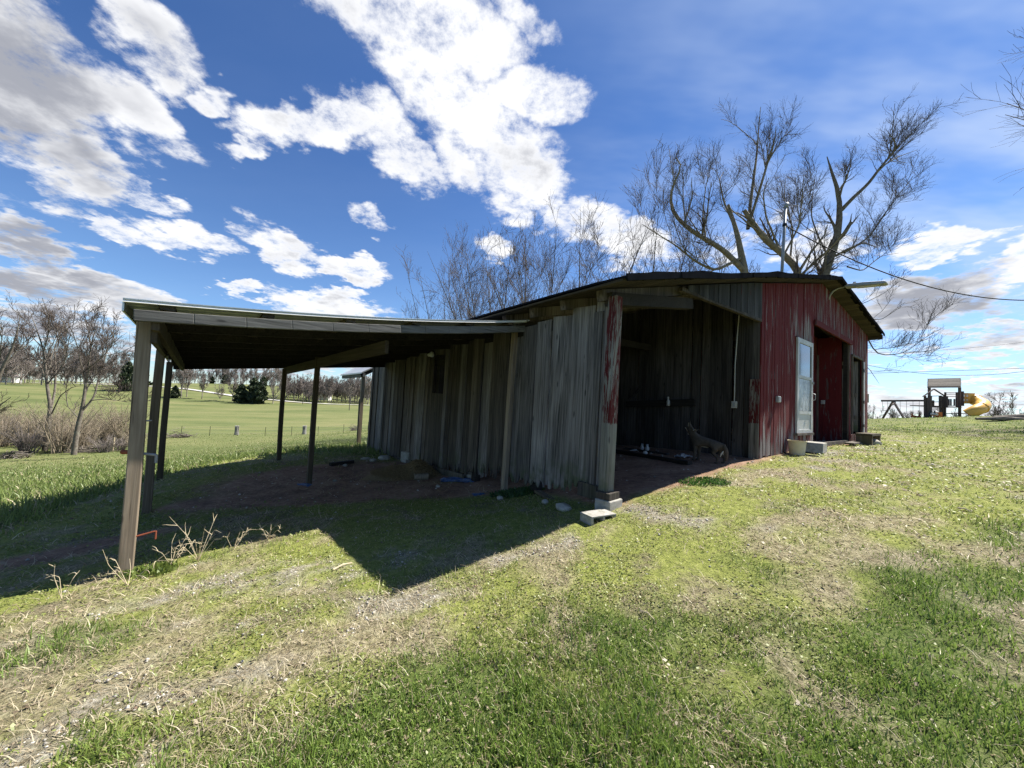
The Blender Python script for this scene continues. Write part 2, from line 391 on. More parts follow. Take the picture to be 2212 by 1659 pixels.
M['gravelroad'] = plain('pale_gravel_road', (.52, .50, .46), .95, 0, var=.15, scale=.6)
def glass_mat():
    m, t, b = new_mat('window_glass'); b.inputs['Base Color'].default_value = (.035, .042, .05, 1)
    b.inputs['Roughness'].default_value = .04; b.inputs['Specular IOR Level'].default_value = 1.0; b.inputs['IOR'].default_value = 1.9
    return m
M['glass'] = glass_mat()
def film_mat():
    m, t, b = new_mat('dusty_plastic_film'); v, ob, r = objvec(t)
    n = t.noise(t.mapping(v, scale=(6, 6, 2.0)), 1.0, 5, .6, 1.5)
    t.link(t.ramp(n, [(.3, (.14, .15, .17)), (.55, (.30, .32, .35)), (.75, (.55, .58, .62))]), b.inputs['Base Color'])
    b.inputs['Roughness'].default_value = .22; bump(t, b, n, .6, .03); return m
M['film'] = film_mat()
def tint_mat(name, trans=.35, rough=.8):
    """leaf and blade colour comes from each blade's own tint"""
    m = bpy.data.materials.new(name); m.use_nodes = True; t = NT(m.node_tree); t.n.clear()
    o = t.add('ShaderNodeOutputMaterial'); a = t.add('ShaderNodeAttribute', attribute_name='tint')
    d = t.add('ShaderNodeBsdfDiffuse'); tr = t.add('ShaderNodeBsdfTranslucent'); mx = t.add('ShaderNodeMixShader'); mx.inputs[0].default_value = trans
    t.link(a.outputs['Color'], d.inputs[0]); t.link(a.outputs['Color'], tr.inputs[0])
    t.link(d.outputs[0], mx.inputs[1]); t.link(tr.outputs[0], mx.inputs[2])
    gl = t.add('ShaderNodeBsdfGlossy'); gl.inputs['Roughness'].default_value = .45; gl.inputs[0].default_value = (.6, .6, .55, 1)
    m2 = t.add('ShaderNodeMixShader'); m2.inputs[0].default_value = .045
    t.link(mx.outputs[0], m2.inputs[1]); t.link(gl.outputs[0], m2.inputs[2]); t.link(m2.outputs[0], o.inputs[0])
    return m
M['blade'] = tint_mat('grass_blades')
M['pebble'] = plain('pale_pebbles', (.47, .44, .385), .95, 0, var=.3, scale=25, bumpk=.3)
# ---------------------------------------------------------------- terrain (surveyed spots: x right, y ahead, height relative to the eye)
TP = np.array([
 (0,0,-1.40),(-2,0,-1.5),(2.5,0,-1.25),(0,2,-1.38),(-3.1,3.1,-1.61),(1.15,4.2,-1.16),(3,3,-1.06),(4.66,6.92,-.83),(6,4,-.86),(6.3,8.0,-.74),
 (11.7,12.2,-.72),(2.2,8,-1.02),(.05,5.96,-1.42),(-1.1,7.48,-1.54),(-2.66,9.55,-1.64),(-4.53,12.03,-1.75),(-5.5,5.9,-1.95),(-7.05,7.65,-1.92),(-5.5,9,-1.68),(-3.77,7.11,-1.74),
 (-4.6,3,-1.82),(-8,6,-2.35),(-3,0,-1.62),(-6,1,-1.95),(-12,12,-3.0),(-20,20,-4.3),(-30,31,-5.8),(-45,32,-6.2),(-60,40,-6.8),(-10,14,-2.6),(-12,21,-3.4),(-27,45,-5.85),(-38,45,-6.2),(-20,45,-4.9),
 (-4,16,-2.0),(-8,30,-3.6),(-60,100,-8.3),(-30,100,-7),(-110,120,-9),(-160,186,-6.9),(-115,186,-6.85),(-80,186,-6.0),(-50,186,-5.2),(-20,150,-4),(-130,240,-3),
 (-270,300,1.5),(-205,300,3.2),(-150,300,1.0),(-100,300,-3),(-50,300,-4),(-330,300,-2),(-1500,1500,-5),(0,1500,-5),(1500,1500,-12),(1500,-1500,-5),(-1500,-1500,-10),(-600,800,-2),(0,800,-5),(-800,0,-9),(800,0,-4),(0,-800,-3),(0,-40,-1.2),(40,-20,0),
 (8,0,-.88),(10,6,-.74),(13,3,-.62),(16,12.5,-.55),(20,17,-.32),(22,22,-.3),(27.2,27.5,.05),(32,27.5,.38),(38,27.5,.78),(25,18,0.0),(30,33,-.25),(38,33,.15),(45,33,.6),(60,50,-2.5),(45,22,1.1),(150,150,-9),(300,300,-12),
 (13,18,-.5),(0,22,-1.6),(10,35,-1.0),(2,60,-3)], float)
def _w(x): return np.arcsinh(x / 5.0)
def _phi(r2): return np.where(r2 > 1e-12, r2 * np.log(np.maximum(r2, 1e-12)), 0)
def _tps():
    X = np.stack([_w(TP[:, 0]), _w(TP[:, 1])], 1); n = len(X)
    K = _phi(((X[:, None] - X[None]) ** 2).sum(-1)) + np.eye(n) * 2e-3
    Pm = np.hstack([np.ones((n, 1)), X]); A = np.block([[K, Pm], [Pm.T, np.zeros((3, 3))]])
    return X, np.linalg.solve(A, np.concatenate([TP[:, 2], np.zeros(3)]))
TX, TW = _tps()
def terrain(x, y, fine=True):
    x = np.atleast_1d(np.asarray(x, float)); y = np.atleast_1d(np.asarray(y, float)); out = np.empty(x.shape)
    fx, fy = _w(x).ravel(), _w(y).ravel(); o = out.ravel()
    for i in range(0, len(fx), 40000):
        a = fx[i:i + 40000]; b = fy[i:i + 40000]
        r2 = (a[:, None] - TX[None, :, 0]) ** 2 + (b[:, None] - TX[None, :, 1]) ** 2
        o[i:i + 40000] = _phi(r2) @ TW[:-3] + TW[-3] + TW[-2] * a + TW[-1] * b
    z = o.reshape(x.shape) + H
    if fine:
        d = np.hypot(x, y); k = np.clip(d / 25, .25, 3)
        z = z + (fbm(x * .9, y * .9, 3, 5) - .5) * .09 * k + (fbm(x * 5, y * 5, 3, 9) - .5) * .035 * np.clip(6 / np.maximum(d, .1), 0, 1)
    return z
def gz(x, y): return float(terrain(np.array([x]), np.array([y]))[0])
def ground_px(px, py, n=40):
    """where the sight line through a picture point meets the ground"""
    d = ray(px, py); Y = np.geomspace(.8, 400, 900)
    zz = d.z * Y + H - terrain(d.x * Y, Y)
    i = np.argmax(zz < 0); i = max(i, 1)
    t = zz[i - 1] / (zz[i - 1] - zz[i] + 1e-9); y = Y[i - 1] + t * (Y[i] - Y[i - 1])
    return Vector((d.x * y, y, d.z * y + H))
def _cap(x, y, a, b, w):
    ax, ay = a; bx, by = b; dx, dy = bx - ax, by - ay
    t = np.clip(((x - ax) * dx + (y - ay) * dy) / (dx * dx + dy * dy), 0, 1)
    return 1 - np.hypot(x - ax - t * dx, y - ay - t * dy) / w
def _ell(x, y, cx, cy, rx, ry, ang=0):
    c, s = cos(radians(ang)), sin(radians(ang)); u = (x - cx) * c + (y - cy) * s; v = -(x - cx) * s + (y - cy) * c
    return 1 - np.hypot(u / rx, v / ry)
BO = (1.25, 4.36); BA = radians(37)
def zones(x, y):
    """gravel, bare dirt, lush lawn, straw: each 0..1"""
    n1 = fbm(x * 1.7, y * 1.7, 4, 21); n2 = fbm(x * 4.5, y * 4.5, 3, 33); n3 = fbm(x * .7, y * .7, 3, 55)
    sm = lambda v, a, b: np.clip((v - a) / (b - a), 0, 1) ** 2 * (3 - 2 * np.clip((v - a) / (b - a), 0, 1))
    g = np.maximum.reduce([_cap(x, y, (-2.3, 1.35), (-.9, 2.5), .55), _cap(x, y, (-.9, 2.5), (.7, 3.55), .42), _cap(x, y, (-2.7, 2.75), (-1.2, 3.45), .62) * .9, _ell(x, y, -4.1, 3.9, 1.2, .6, 30),
        _cap(x, y, (.3, 5.3), (1.7, 3.9), .7), _cap(x, y, (1.3, 3.8), (2.6, 3.4), .5) * .7, _cap(x, y, (4.9, 6.3), (12.5, 11.8), 1.0), _ell(x, y, 7.2, 5.6, 5.0, 2.0, 25) * .62, _ell(x, y, 11, 7, 6, 3, 30) * .62,
        _ell(x, y, 4.2, 3.1, 1.7, .7, 30) * .55, _ell(x, y, 2.9, 5.0, 2.6, .8, 37) * .8, _ell(x, y, -3.2, 5.2, 2.2, .5, 35) * .5])
    gravel = sm(g * .9 + (n1 - .5) * 2.6 + (n2 - .5) * 2.6, .80, 1.45)
    bx = (x - BO[0]) * cos(BA) + (y - BO[1]) * sin(BA); by = -(x - BO[0]) * sin(BA) + (y - BO[1]) * cos(BA)
    bay = np.minimum.reduce([(bx + .1) * 2, (13.0 - bx) * 2, (by + .25) * 1.3, (9.6 - by) * 2])
    shed = np.maximum(_ell(x, y, -2.9, 7.6, 3.3, 2.1, 33), _cap(x, y, (-3.5, 6.2), (-.2, 6.4), .7)) * 1.5
    rr = np.maximum(_ell(x, y, -4.9, 4.2, 1.2, .5, 40), _ell(x, y, -.5, 6.2, 1.2, .5, 20))
    dirt = sm(np.maximum.reduce([bay, shed, rr]) + (n1 - .5) * .8, .0, .45)
    line = np.minimum(2.55 - .10 * x + .35 * np.clip(x - 1, 0, 9) - .9 * np.clip(-x - .2, 0, 2.2), 6)
    lush = sm((line - y) * .9 + (n1 - .5) * 2.2 + (n3 - .5) * 1.0, -.25, .55)
    lush = np.maximum(lush, sm(_ell(x, y, -2.9, 1.9, 1.1, .6, 30) + (n1 - .5) * .5, .1, .5))
    # pasture behind the shed and off to the left
    past = np.maximum(-(x + 6.2) * .755 + 0 * y - .5, (y - 9.6 + (x + 5.0) * .1) * (x < -3.5) * .5)
    past = np.maximum(past, (y - 14) * .5 * (x < 14)); past = np.maximum(past, (np.hypot(x, y) - 20) * .4 * (x < 12)); far_r = np.clip((np.hypot(x, y) - 19) / 8, 0, 1) * (x > 8)
    past = sm(past + (n1 - .5) * 1.2, 0.0, 1.0)
    lush = np.maximum(np.maximum(lush, past), far_r * sm(n1, .3, .5)); gravel = gravel * (1 - past) * (1 - far_r)
    straw = sm(np.maximum.reduce([_ell(x, y, -3.2, 2.5, 1.5, .6, 20), _ell(x, y, -1.2, 1.5, 1.0, .4, 45), _ell(x, y, .8, 1.6, .7, .4, 0) * .6, _cap(x, y, (-2.2, 1.9), (0, 3.0), .6) * .6, _ell(x, y, 5, 3, 2.0, .8, 20) * .5]) + (n2 - .5) * 1.4 + (n1 - .5) * .6, .2, .6)
    return gravel, dirt, lush, straw, past
def bare(x, y):
    a = fbm(x * .85 + 3, y * .85 + 8, 4, 201); b = fbm(x * 2.7, y * 2.7, 4, 211); v = a * .40 + b * .72
    t = np.clip((v - .592) / .13, 0, 1); return .80 * t * t * (3 - 2 * t)
def build_ground():
    N = 460; u = np.linspace(-1, 1, N); b = 6.7; R = 1800.0
    ax = R / np.sinh(b) * np.sinh(b * u)
    X, Y = np.meshgrid(ax - .5, ax + 4.5); X = X.ravel(); Y = Y.ravel()
    Z = terrain(X, Y)
    g, d, l, s, p = zones(X, Y)
    near = np.hypot(X, Y) < 30
    Z = Z + np.where(near, (fbm(X * 11, Y * 11, 2, 77) - .5) * .03 * (1 - d * .5), 0)
    i = np.arange(N * N).reshape(N, N)
    Fc = np.stack([i[:-1, :-1], i[:-1, 1:], i[1:, 1:], i[1:, :-1]], -1).reshape(-1, 4)
    m, t, bs = new_mat('ground_soil_and_turf')
    a = t.add('ShaderNodeAttribute', attribute_name='tint'); sp = t.add('ShaderNodeSeparateColor'); t.link(a.outputs['Color'], sp.inputs[0])
    geo = t.add('ShaderNodeNewGeometry'); P = geo.outputs['Position']
    n1 = t.noise(P, 14, 8, .65); n2 = t.noise(P, 2.2, 6, .6); n3 = t.noise(P, 60, 5, .6); far = t.noise(t.mapping(P, scale=(.035, .09, .05)), 1.0, 7, .62)
    moss = t.ramp(t.math('ADD', t.math('MULTIPLY', n1, .6), t.math('MULTIPLY', n3, .4)), [(.34, (.050, .050, .024)), (.46, (.135, .155, .040)), (.56, (.215, .235, .062)), (.70, (.38, .35, .19))])
    green = t.ramp(t.math('ADD', t.math('MULTIPLY', n1, .6), t.math('MULTIPLY', n3, .4)), [(.35, (.030, .040, .015)), (.48, (.075, .105, .028)), (.62, (.13, .155, .05)), (.75, (.25, .235, .12))])
    fieldc = t.ramp(t.math('ADD', t.math('MULTIPLY', far, .75), t.math('MULTIPLY', n2, .25)), [(.30, (.070, .090, .032)), (.44, (.112, .132, .048)), (.56, (.150, .158, .064)), (.70, (.205, .186, .092))])
    cd = t.add('ShaderNodeVectorMath', op='LENGTH'); t.link(P, cd.inputs[0])
    farf = t.maprange(cd.outputs['Value'], 10, 34)
    green = t.mix(farf, green, fieldc)
    moss = t.mix(.2, moss, (.25, .27, .06))
    grav = t.ramp(t.math('ADD', t.math('MULTIPLY', t.noise(P, 45, 4, .7), .6), t.math('MULTIPLY', n1, .4)), [(.36, (.075, .062, .042)), (.48, (.20, .178, .135)), (.58, (.34, .315, .26)), (.72, (.54, .52, .46))])
    dirt = t.ramp(t.math('ADD', t.math('MULTIPLY', n1, .5), t.math('MULTIPLY', n2, .5)), [(.34, (.12, .072, .048)), (.5, (.25, .155, .105)), (.66, (.37, .26, .185))])
    moss = t.mix(t.math('MULTIPLY', t.maprange(t.noise(P, 1.3, 6, .7, .4), .50, .66), .75), moss, t.ramp(n3, [(.35, (.075, .055, .040)), (.6, (.20, .165, .12))]))
    c = t.mix(sp.outputs[2], moss, green)
    c = t.mix(t.math('MULTIPLY', a.outputs['Alpha'], .85), c, t.ramp(t.math('ADD', t.math('MULTIPLY', n1, .5), t.math('MULTIPLY', n3, .5)), [(.36, (.085, .062, .044)), (.48, (.20, .16, .115)), (.62, (.40, .34, .25))]))
    c = t.mix(sp.outputs[0], c, grav)
    c = t.mix(sp.outputs[1], c, dirt)
    t.link(c, bs.inputs['Base Color']); bs.inputs['Roughness'].default_value = .97; bs.inputs['Specular IOR Level'].default_value = .1
    bump(t, bs, t.math('ADD', n1, t.math('MULTIPLY', n3, .5)), .9, .03)
    o = np_mesh('ground', np.stack([X, Y, Z], 1), Fc, m, smooth=True, cols=np.stack([g, d, l, bare(X, Y) * (np.hypot(X, Y) < 30) * (1 - p)], 1))
    tag(o, kind='structure')
build_ground()

# ---------------------------------------------------------------- grass, moss, straw: nobody could count it
def blades(name, label, n, r0, r1, az0, az1, choose, kind_cat):
    r = np.exp(RNG.uniform(np.log(r0), np.log(r1), n)); az = np.radians(RNG.uniform(az0, az1, n))
    x = r * np.sin(az); y = r * np.cos(az)
    keep, hgt, wid, lean, col = choose(x, y, r)
    x, y, r, hgt, wid, lean, col = x[keep], y[keep], r[keep], hgt[keep], wid[keep], lean[keep], col[keep]
    n = len(x); z = terrain(x, y) - .004
    a = RNG.uniform(0, 2 * pi, n); sx = np.cos(a) * wid / 2; sy = np.sin(a) * wid / 2
    la = RNG.uniform(0, 2 * pi, n); lx = np.cos(la) * lean * hgt; ly = np.sin(la) * lean * hgt
    hz = hgt * np.sqrt(np.clip(1 - lean ** 2, .05, 1))
    p0 = np.stack([x - sx, y - sy, z], 1); p1 = np.stack([x + sx, y + sy, z], 1)
    m0 = np.stack([x + lx * .35 - sx * .75, y + ly * .35 - sy * .75, z + hz * .62], 1); m1 = np.stack([x + lx * .35 + sx * .75, y + ly * .35 + sy * .75, z + hz * .62], 1)
    tp = np.stack([x + lx, y + ly, z + hz], 1)
    V = np.stack([p0, p1, m1, m0, tp], 1).reshape(-1, 3)
    b = np.arange(n)[:, None] * 5
    F = np.concatenate([b + np.array([0, 1, 2]), b + np.array([0, 2, 3]), b + np.array([3, 2, 4])])
    o = np_mesh(name, V, F, M['blade'], cols=np.repeat(col, 5, 0))
    tag(o, label, kind_cat, kind='stuff')
def mixc(a, b, t): return np.asarray(a) * (1 - t[:, None]) + np.asarray(b) * t[:, None]
def ch_lawn(x, y, r):
    g, d, l, s, p = zones(x, y); u = RNG.random(len(x)); v = RNG.random(len(x))
    bx = (x - BO[0]) * cos(BA) + (y - BO[1]) * sin(BA); by = -(x - BO[0]) * sin(BA) + (y - BO[1]) * cos(BA)
    inside = (bx > -.02) & (bx < 13.1) & (by > -.05) & (by < 10)
    clump = fbm(x * 6, y * 6, 2, 91)
    bald = np.clip((fbm(x * 1.9 + 40, y * 1.9, 3, 71) - .44) * 7, 0, 1)
    keep = (u < np.clip(.10 + .32 * bald + .8 * l, 0, 1) * (1 - .93 * g) * (1 - .97 * d) * np.clip(.25 + 1.5 * clump, 0, 1) * (1 - .82 * bare(x, y) * (1 - p))) & ~inside
    k = np.clip(r / 3.6, 1, 5)
    tuft = np.clip((fbm(x * 2.2, y * 2.2, 3, 13) - .48) * 6, 0, 1)
    hgt = (.016 + .012 * v) + l * (.012 + .024 * v) * (.55 + 1.3 * tuft) + p * (.03 + .07 * v) * np.clip(1.5 - r / 30, .3, 1)
    hgt *= np.clip(k, 1, 1.5)
    wid = (.0036 + .0030 * v) * k
    lean = np.clip(RNG.normal(.55, .22, len(x)), .05, .95)
    t = RNG.random(len(x)) * .6 + .4 * fbm(x * 1.1, y * 1.1, 2, 3)
    cg = mixc((.100, .165, .028), (.265, .365, .080), t); cm = mixc((.15, .20, .040), (.33, .375, .10), t)
    ll = np.clip(l * 1.15 - .1, 0, 1); col = cm * (1 - ll[:, None]) + cg * ll[:, None]
    cp = mixc((.105, .155, .035), (.23, .28, .085), t); col = col * (1 - p[:, None]) + cp * p[:, None]
    stw = RNG.random(len(x)) < (.14 + .35 * (1 - l) * (1 - p) + .25 * s)
    col[stw] = mixc((.30, .24, .135), (.52, .45, .29), t[stw])
    lean[stw] = np.clip(lean[stw] + .35, 0, .97)
    return keep, hgt, wid, lean, col
blades('lawn_grass', 'short spring grass, moss and clover over the lawn and pasture', 620000, 1.15, 70, -76, 76, ch_lawn, 'grass')
def ch_straw(x, y, r):
    g, d, l, s, p = zones(x, y); u = RNG.random(len(x)); v = RNG.random(len(x))
    bx = (x - BO[0]) * cos(BA) + (y - BO[1]) * sin(BA); by = -(x - BO[0]) * sin(BA) + (y - BO[1]) * cos(BA)
    inside = (bx > -.02) & (by > -.02)
    keep = (u < (.10 + .8 * s + .18 * g + .7 * bare(x, y)) * (1 - .8 * p) * (1 - .75 * d)) & ~inside
    k = np.clip(r / 3.0, 1, 3)
    t = RNG.random(len(x))
    return keep, (.03 + .09 * v * v) * np.sqrt(k), (.0022 + .002 * v) * k, np.clip(RNG.normal(.93, .05, len(x)), .6, .985), mixc((.26, .20, .12), (.62, .54, .38), t)
blades('dead_straw', 'pale dead grass stems lying over the lawn', 170000, 1.15, 22, -74, 74, ch_straw, 'straw')
def flecks(name, label, cat, n, r1, choose):
    r = np.exp(RNG.uniform(np.log(1.15), np.log(r1), n)); az = np.radians(RNG.uniform(-74, 74, n)); x = r * np.sin(az); y = r * np.cos(az)
    keep, sz, tilt, lift, col = choose(x, y, r); x, y, r, sz, tilt, lift, col = x[keep], y[keep], r[keep], sz[keep], tilt[keep], lift[keep], col[keep]
    n = len(x); z = terrain(x, y) + lift; a = RNG.uniform(0, 2 * pi, n); asp = RNG.uniform(.35, .9, n)
    u = np.stack([np.cos(a), np.sin(a), RNG.normal(0, 1, n) * tilt], 1) * sz[:, None]; v = np.stack([-np.sin(a), np.cos(a), RNG.normal(0, 1, n) * tilt], 1) * (sz * asp)[:, None]
    c = np.stack([x, y, z], 1); V = np.stack([c - u, c - v * .9 + u * .1, c + u, c + v], 1).reshape(-1, 3)
    np_mesh(name, V, np.arange(n)[:, None] * 4 + np.array([[0, 1, 2, 3]]), M['blade'], cols=np.repeat(col, 4, 0))
    tag(bpy.data.objects[name], label, cat, kind='stuff')
def inbarn(x, y):
    bx = (x - BO[0]) * cos(BA) + (y - BO[1]) * sin(BA); by = -(x - BO[0]) * sin(BA) + (y - BO[1]) * cos(BA); return (bx > -.02) & (bx < 13.1) & (by > -.05) & (by < 10)
def ch_clover(x, y, r):
    g, d, l, s, p = zones(x, y); t = RNG.random(len(x)); k = np.clip(r / 3.4, 1, 4); cl = fbm(x * 3.1, y * 3.1, 3, 141)
    keep = (RNG.random(len(x)) < np.clip((cl - .36) * 4, .05, 1) * (1 - .9 * bare(x, y)) * (1 - .85 * l) * (1 - .7 * g) * (1 - .95 * d) * (1 - p)) & ~inbarn(x, y)
    return keep, (.0045 + .005 * t) * k, np.full(len(x), .45), (.004 + .016 * RNG.random(len(x))) * np.sqrt(k), mixc((.12, .165, .032), (.33, .36, .105), np.clip(RNG.random(len(x)) * .7 + (fbm(x * 1.3, y * 1.3, 3, 301) - .3) * .8, 0, 1))
flecks('clover_moss', 'yellow-green clover and moss leaves in the worn lawn', 'moss', 260000, 26, ch_clover)
def ch_litter(x, y, r):
    g, d, l, s, p = zones(x, y); t = RNG.random(len(x)); k = np.clip(r / 3.2, 1, 3); cl = fbm(x * 1.6 + 9, y * 1.6, 3, 161)
    keep = (RNG.random(len(x)) < np.clip((cl - .38) * 4 + bare(x, y), .06, 1) * (1 - .5 * l) * (1 - .6 * d) * (1 - p)) & ~inbarn(x, y)
    col = mixc((.10, .070, .045), (.46, .38, .26), RNG.random(len(x)) ** .8)
    return keep, (.004 + .011 * t ** 3) * k, np.full(len(x), .3), .003 + .012 * RNG.random(len(x)), col
flecks('leaf_litter', 'brown leaf scraps and dry bits strewn over the worn lawn', 'litter', 42000, 18, ch_litter)
def gravel():
    n = 52000; r = np.exp(RNG.uniform(np.log(1.2), np.log(20), n)); az = np.radians(RNG.uniform(-72, 74, n)); x = r * np.sin(az); y = r * np.cos(az)
    g, d, l, s, p = zones(x, y); keep = RNG.random(n) < np.clip(g * 1.0 + .028 * (1 - p) * (1 - l) + .05 * d, 0, 1)
    x, y, r = x[keep], y[keep], r[keep]; n = len(x)
    sz = (.005 + .009 * RNG.random(n) ** 2.4) * np.clip(r / 3.8, 1, 2.4); z = terrain(x, y) + sz * .15
    base = np.array([(1, 0, 0), (0, 1, 0), (-1, 0, 0), (0, -1, 0), (0, 0, .65), (.3, .2, -.5)])
    V = base[None] * sz[:, None, None] * RNG.uniform(.6, 1.35, (n, 6, 1))
    a = RNG.uniform(0, 2 * pi, n); c, s_ = np.cos(a)[:, None], np.sin(a)[:, None]
    V = np.stack([V[..., 0] * c - V[..., 1] * s_ + x[:, None], V[..., 0] * s_ + V[..., 1] * c + y[:, None], V[..., 2] + z[:, None]], -1).reshape(-1, 3)
    f = np.array([(0, 1, 4), (1, 2, 4), (2, 3, 4), (3, 0, 4), (1, 0, 5), (2, 1, 5), (3, 2, 5), (0, 3, 5)])
    F = (np.arange(n)[:, None, None] * 6 + f[None]).reshape(-1, 3)
    q = RNG.random(n); br = .55 + .6 * q
    col = np.array([(.50, .47, .41)]) * br[:, None]; rd = RNG.random(n) < .12; col[rd] = np.array([.27, .18, .13]) * br[rd][:, None]
    m, t, b = new_mat('pebble_stone'); at_ = t.add('ShaderNodeAttribute', attribute_name='tint'); t.link(at_.outputs['Color'], b.inputs['Base Color']); b.inputs['Roughness'].default_value = .95
    o = np_mesh('gravel', V, F, m, cols=np.repeat(col, 6, 0)); tag(o, 'pale gravel stones showing through the worn lawn', 'gravel', kind='stuff')
gravel()
# ================================================================ the barn
BZ = H - 1.1
BAX = Vector((cos(BA), sin(BA), 0)); BAY = Vector((-sin(BA), cos(BA), 0)); BORG = Vector((BO[0], BO[1], BZ))
def bw(X, Y, Z): return BORG + BAX * X + BAY * Y + Vector((0, 0, Z))
def bg(X, Y):      # ground height in barn coordinates
    p = bw(X, Y, 0); return gz(p.x, p.y) - BZ
def plank(parent, mat, w, t, h, loc, rz=0.0, rag=0.0, tilt=0.0, top=(0, 0), notch=0, name='plank'):
    n = max(3, int(w / .035)) if rag > 0 else 1
    bot = [(-w / 2 + w * i / n, -random.random() ** 2 * 0 + (random.random() ** 1.6) * rag * (1.0 if 0 < i < n else .5)) for i in range(n + 1)]
    if rag > .06:      # split ends between the teeth
        out = []
        for i, (x, z) in enumerate(bot):
            out.append((x, z))
            if i < n and random.random() < .3: out += [(x + w / n * .45, z + rag * random.uniform(.3, 1.3)), (x + w / n * .55, z + rag * random.uniform(.0, .4))]
        bot = out
    ol = bot + [(w / 2, h + top[1]), (-w / 2, h + top[0])]
    mb = MB().prism(ol, -t / 2, t / 2)
    return mb.build(name, mat, parent, loc, rot=(0, tilt, rz))
barn = thing('barn', bw(0, 0, 0), 'weathered timber barn with grey side boards and peeling red front', 'barn', rz=BA)
RP = [(-.42, 2.50), (3.8, 3.56), (8.0, 4.52), (13.3, 3.92)]
def zr(X): return float(np.interp(X, [p[0] for p in RP], [p[1] for p in RP]))
def part(name, mb, mat, parent=barn, **k): return mb.build(name, mat, parent, **k)

# --- grey side wall
fr = MB()
for z in (.35, 1.18, 1.95): fr.beam((.07, .25, z), (.07, 9.55, z - .12), .05, .14)
for y in (1.5, 3.2, 4.9, 6.6, 8.2, 9.5): fr.box((.11, y, .85), (.12, .12, 2.6))
side_wall = part('side_wall', fr, M['dark'])
ed = [.205, .40, .80, 1.20, 1.52, 1.86, 2.20, 2.70, 3.00, 3.33, 3.55, 3.80, 4.14, 4.32, 4.50, 5.05]
while ed[-1] < 9.45: ed.append(ed[-1] + random.uniform(.17, .30))
ed[-1] = 9.6
bY = [0, .7, 1.4, 2.4, 3.9, 9.6]; bZ = [.0, -.06, -.13, -.20, -.36, -.70]
tY = [0, .4, .8, 1.2, 2.0, 9.6]; tZ = [2.46, 2.44, 2.36, 2.30, 2.26, 2.20]
for a, b in zip(ed[:-1], ed[1:]):
    y = (a + b) / 2; w = b - a - random.choice((.012, .018, .024, .030)); z0 = float(np.interp(y, bY, bZ)); z1 = float(np.interp(y, tY, tZ)) + random.uniform(-.02, .02)
    rag = random.uniform(.12, .30) if y < 4.2 else random.uniform(.03, .12)
    mt = M['grey'] if y < 2.1 else (M['grey_brown'] if random.random() < .7 else M['grey'])
    tl = radians(-1.0 + random.uniform(-.25, .25)); off = random.uniform(-.022, .010)
    if abs(y - 4.775) < .2:       # the slot of a lost window
        plank(side_wall, mt, .53, .024, 1.20 - z0, (off, y, z0), pi / 2, rag, tl); plank(side_wall, mt, .53, .024, z1 - 2.05, (off, y - .03, 2.05), pi / 2, 0, tl)
        continue
    plank(side_wall, mt, w, random.uniform(.02, .03), z1 - z0, (off, y, z0), pi / 2, rag, tl, top=(random.uniform(-.02, .02), random.uniform(-.02, .02)))
plank(side_wall, M['grey'], .13, .03, 2.25, (-.03, .335, .02), pi / 2, .1, radians(-.8))
MB().box((-.05, .36, .06), (.05, .30, .17)).build('sill_block', M['grey_brown'], side_wall)
MB().beam((-.04, 3.4, -.36), (-.05, 7.0, -.55), .05, .12).build('sill_timber', M['grey_brown'], side_wall)

# --- wall inside the open bay
iw = MB()
for z in (.6, 1.9, 3.0): iw.beam((4.27, .1, z), (4.27, 8.5, z), .06, .12)
inner_wall = part('bay_wall', iw, M['dark'])
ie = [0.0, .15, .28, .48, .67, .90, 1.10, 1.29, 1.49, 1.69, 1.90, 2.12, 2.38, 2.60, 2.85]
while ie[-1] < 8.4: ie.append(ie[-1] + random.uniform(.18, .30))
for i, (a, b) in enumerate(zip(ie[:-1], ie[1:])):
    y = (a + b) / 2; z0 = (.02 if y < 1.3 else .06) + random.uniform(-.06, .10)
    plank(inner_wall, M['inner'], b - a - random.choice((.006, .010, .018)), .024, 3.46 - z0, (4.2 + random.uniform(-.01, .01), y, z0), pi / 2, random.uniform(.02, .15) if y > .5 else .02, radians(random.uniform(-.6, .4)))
rb = plank(inner_wall, M['redpost'], .16, .022, 1.72, (4.172, .085, .02), pi / 2, 0); tag(rb, 'short corner board with a red paint smear')
rail = MB().beam((4.14, 1.18, 1.27), (4.14, 2.86, 1.17), .06, .15).build('wall_rail', M['dark'], inner_wall)
MB().beam((4.13, 2.85, 1.22), (4.13, 2.45, 1.62), .03, .05).build('brace', M['inner'], inner_wall)

# --- red front wall
ff = MB().beam((4.25, .08, 3.42), (13.06, .08, 3.42), .06, .10)
for x in (4.3,): ff.box((x, .08, 1.84), (.09, .10, 3.2))
for z in (.7, 1.8, 2.85): ff.beam((4.3, .07, z), (6.0, .07, z), .05, .1)
for x in (6.0, 7.16, 7.32, 10.75, 10.92, 12.24, 13.02): ff.box((x, .08, 1.84), (.09, .10, 3.2))
front_wall = part('front_wall', ff, M['dark'])
def fboards(x0, x1, zb, zt, mat, wd=.132, rag=.03):
    n = max(1, round((x1 - x0) / wd)); w = (x1 - x0) / n
    for i in range(n):
        x = x0 + w * (i + .5); lo = zb(x) if callable(zb) else zb; hi = zt(x) if callable(zt) else zt; s = (zt(x + w / 2) - zt(x - w / 2)) / 2 if callable(zt) else 0
        plank(front_wall, mat, w - random.choice((.006, .010, .014)), random.uniform(.018, .030), hi - lo, (x, random.uniform(-.006, .006), lo), 0, rag, radians(random.uniform(-.25, .25)), top=(-s, s))
top_ = lambda x: zr(x) - .10
gnd = lambda x: bg(x, -.05) - .02 + random.uniform(0, .04)
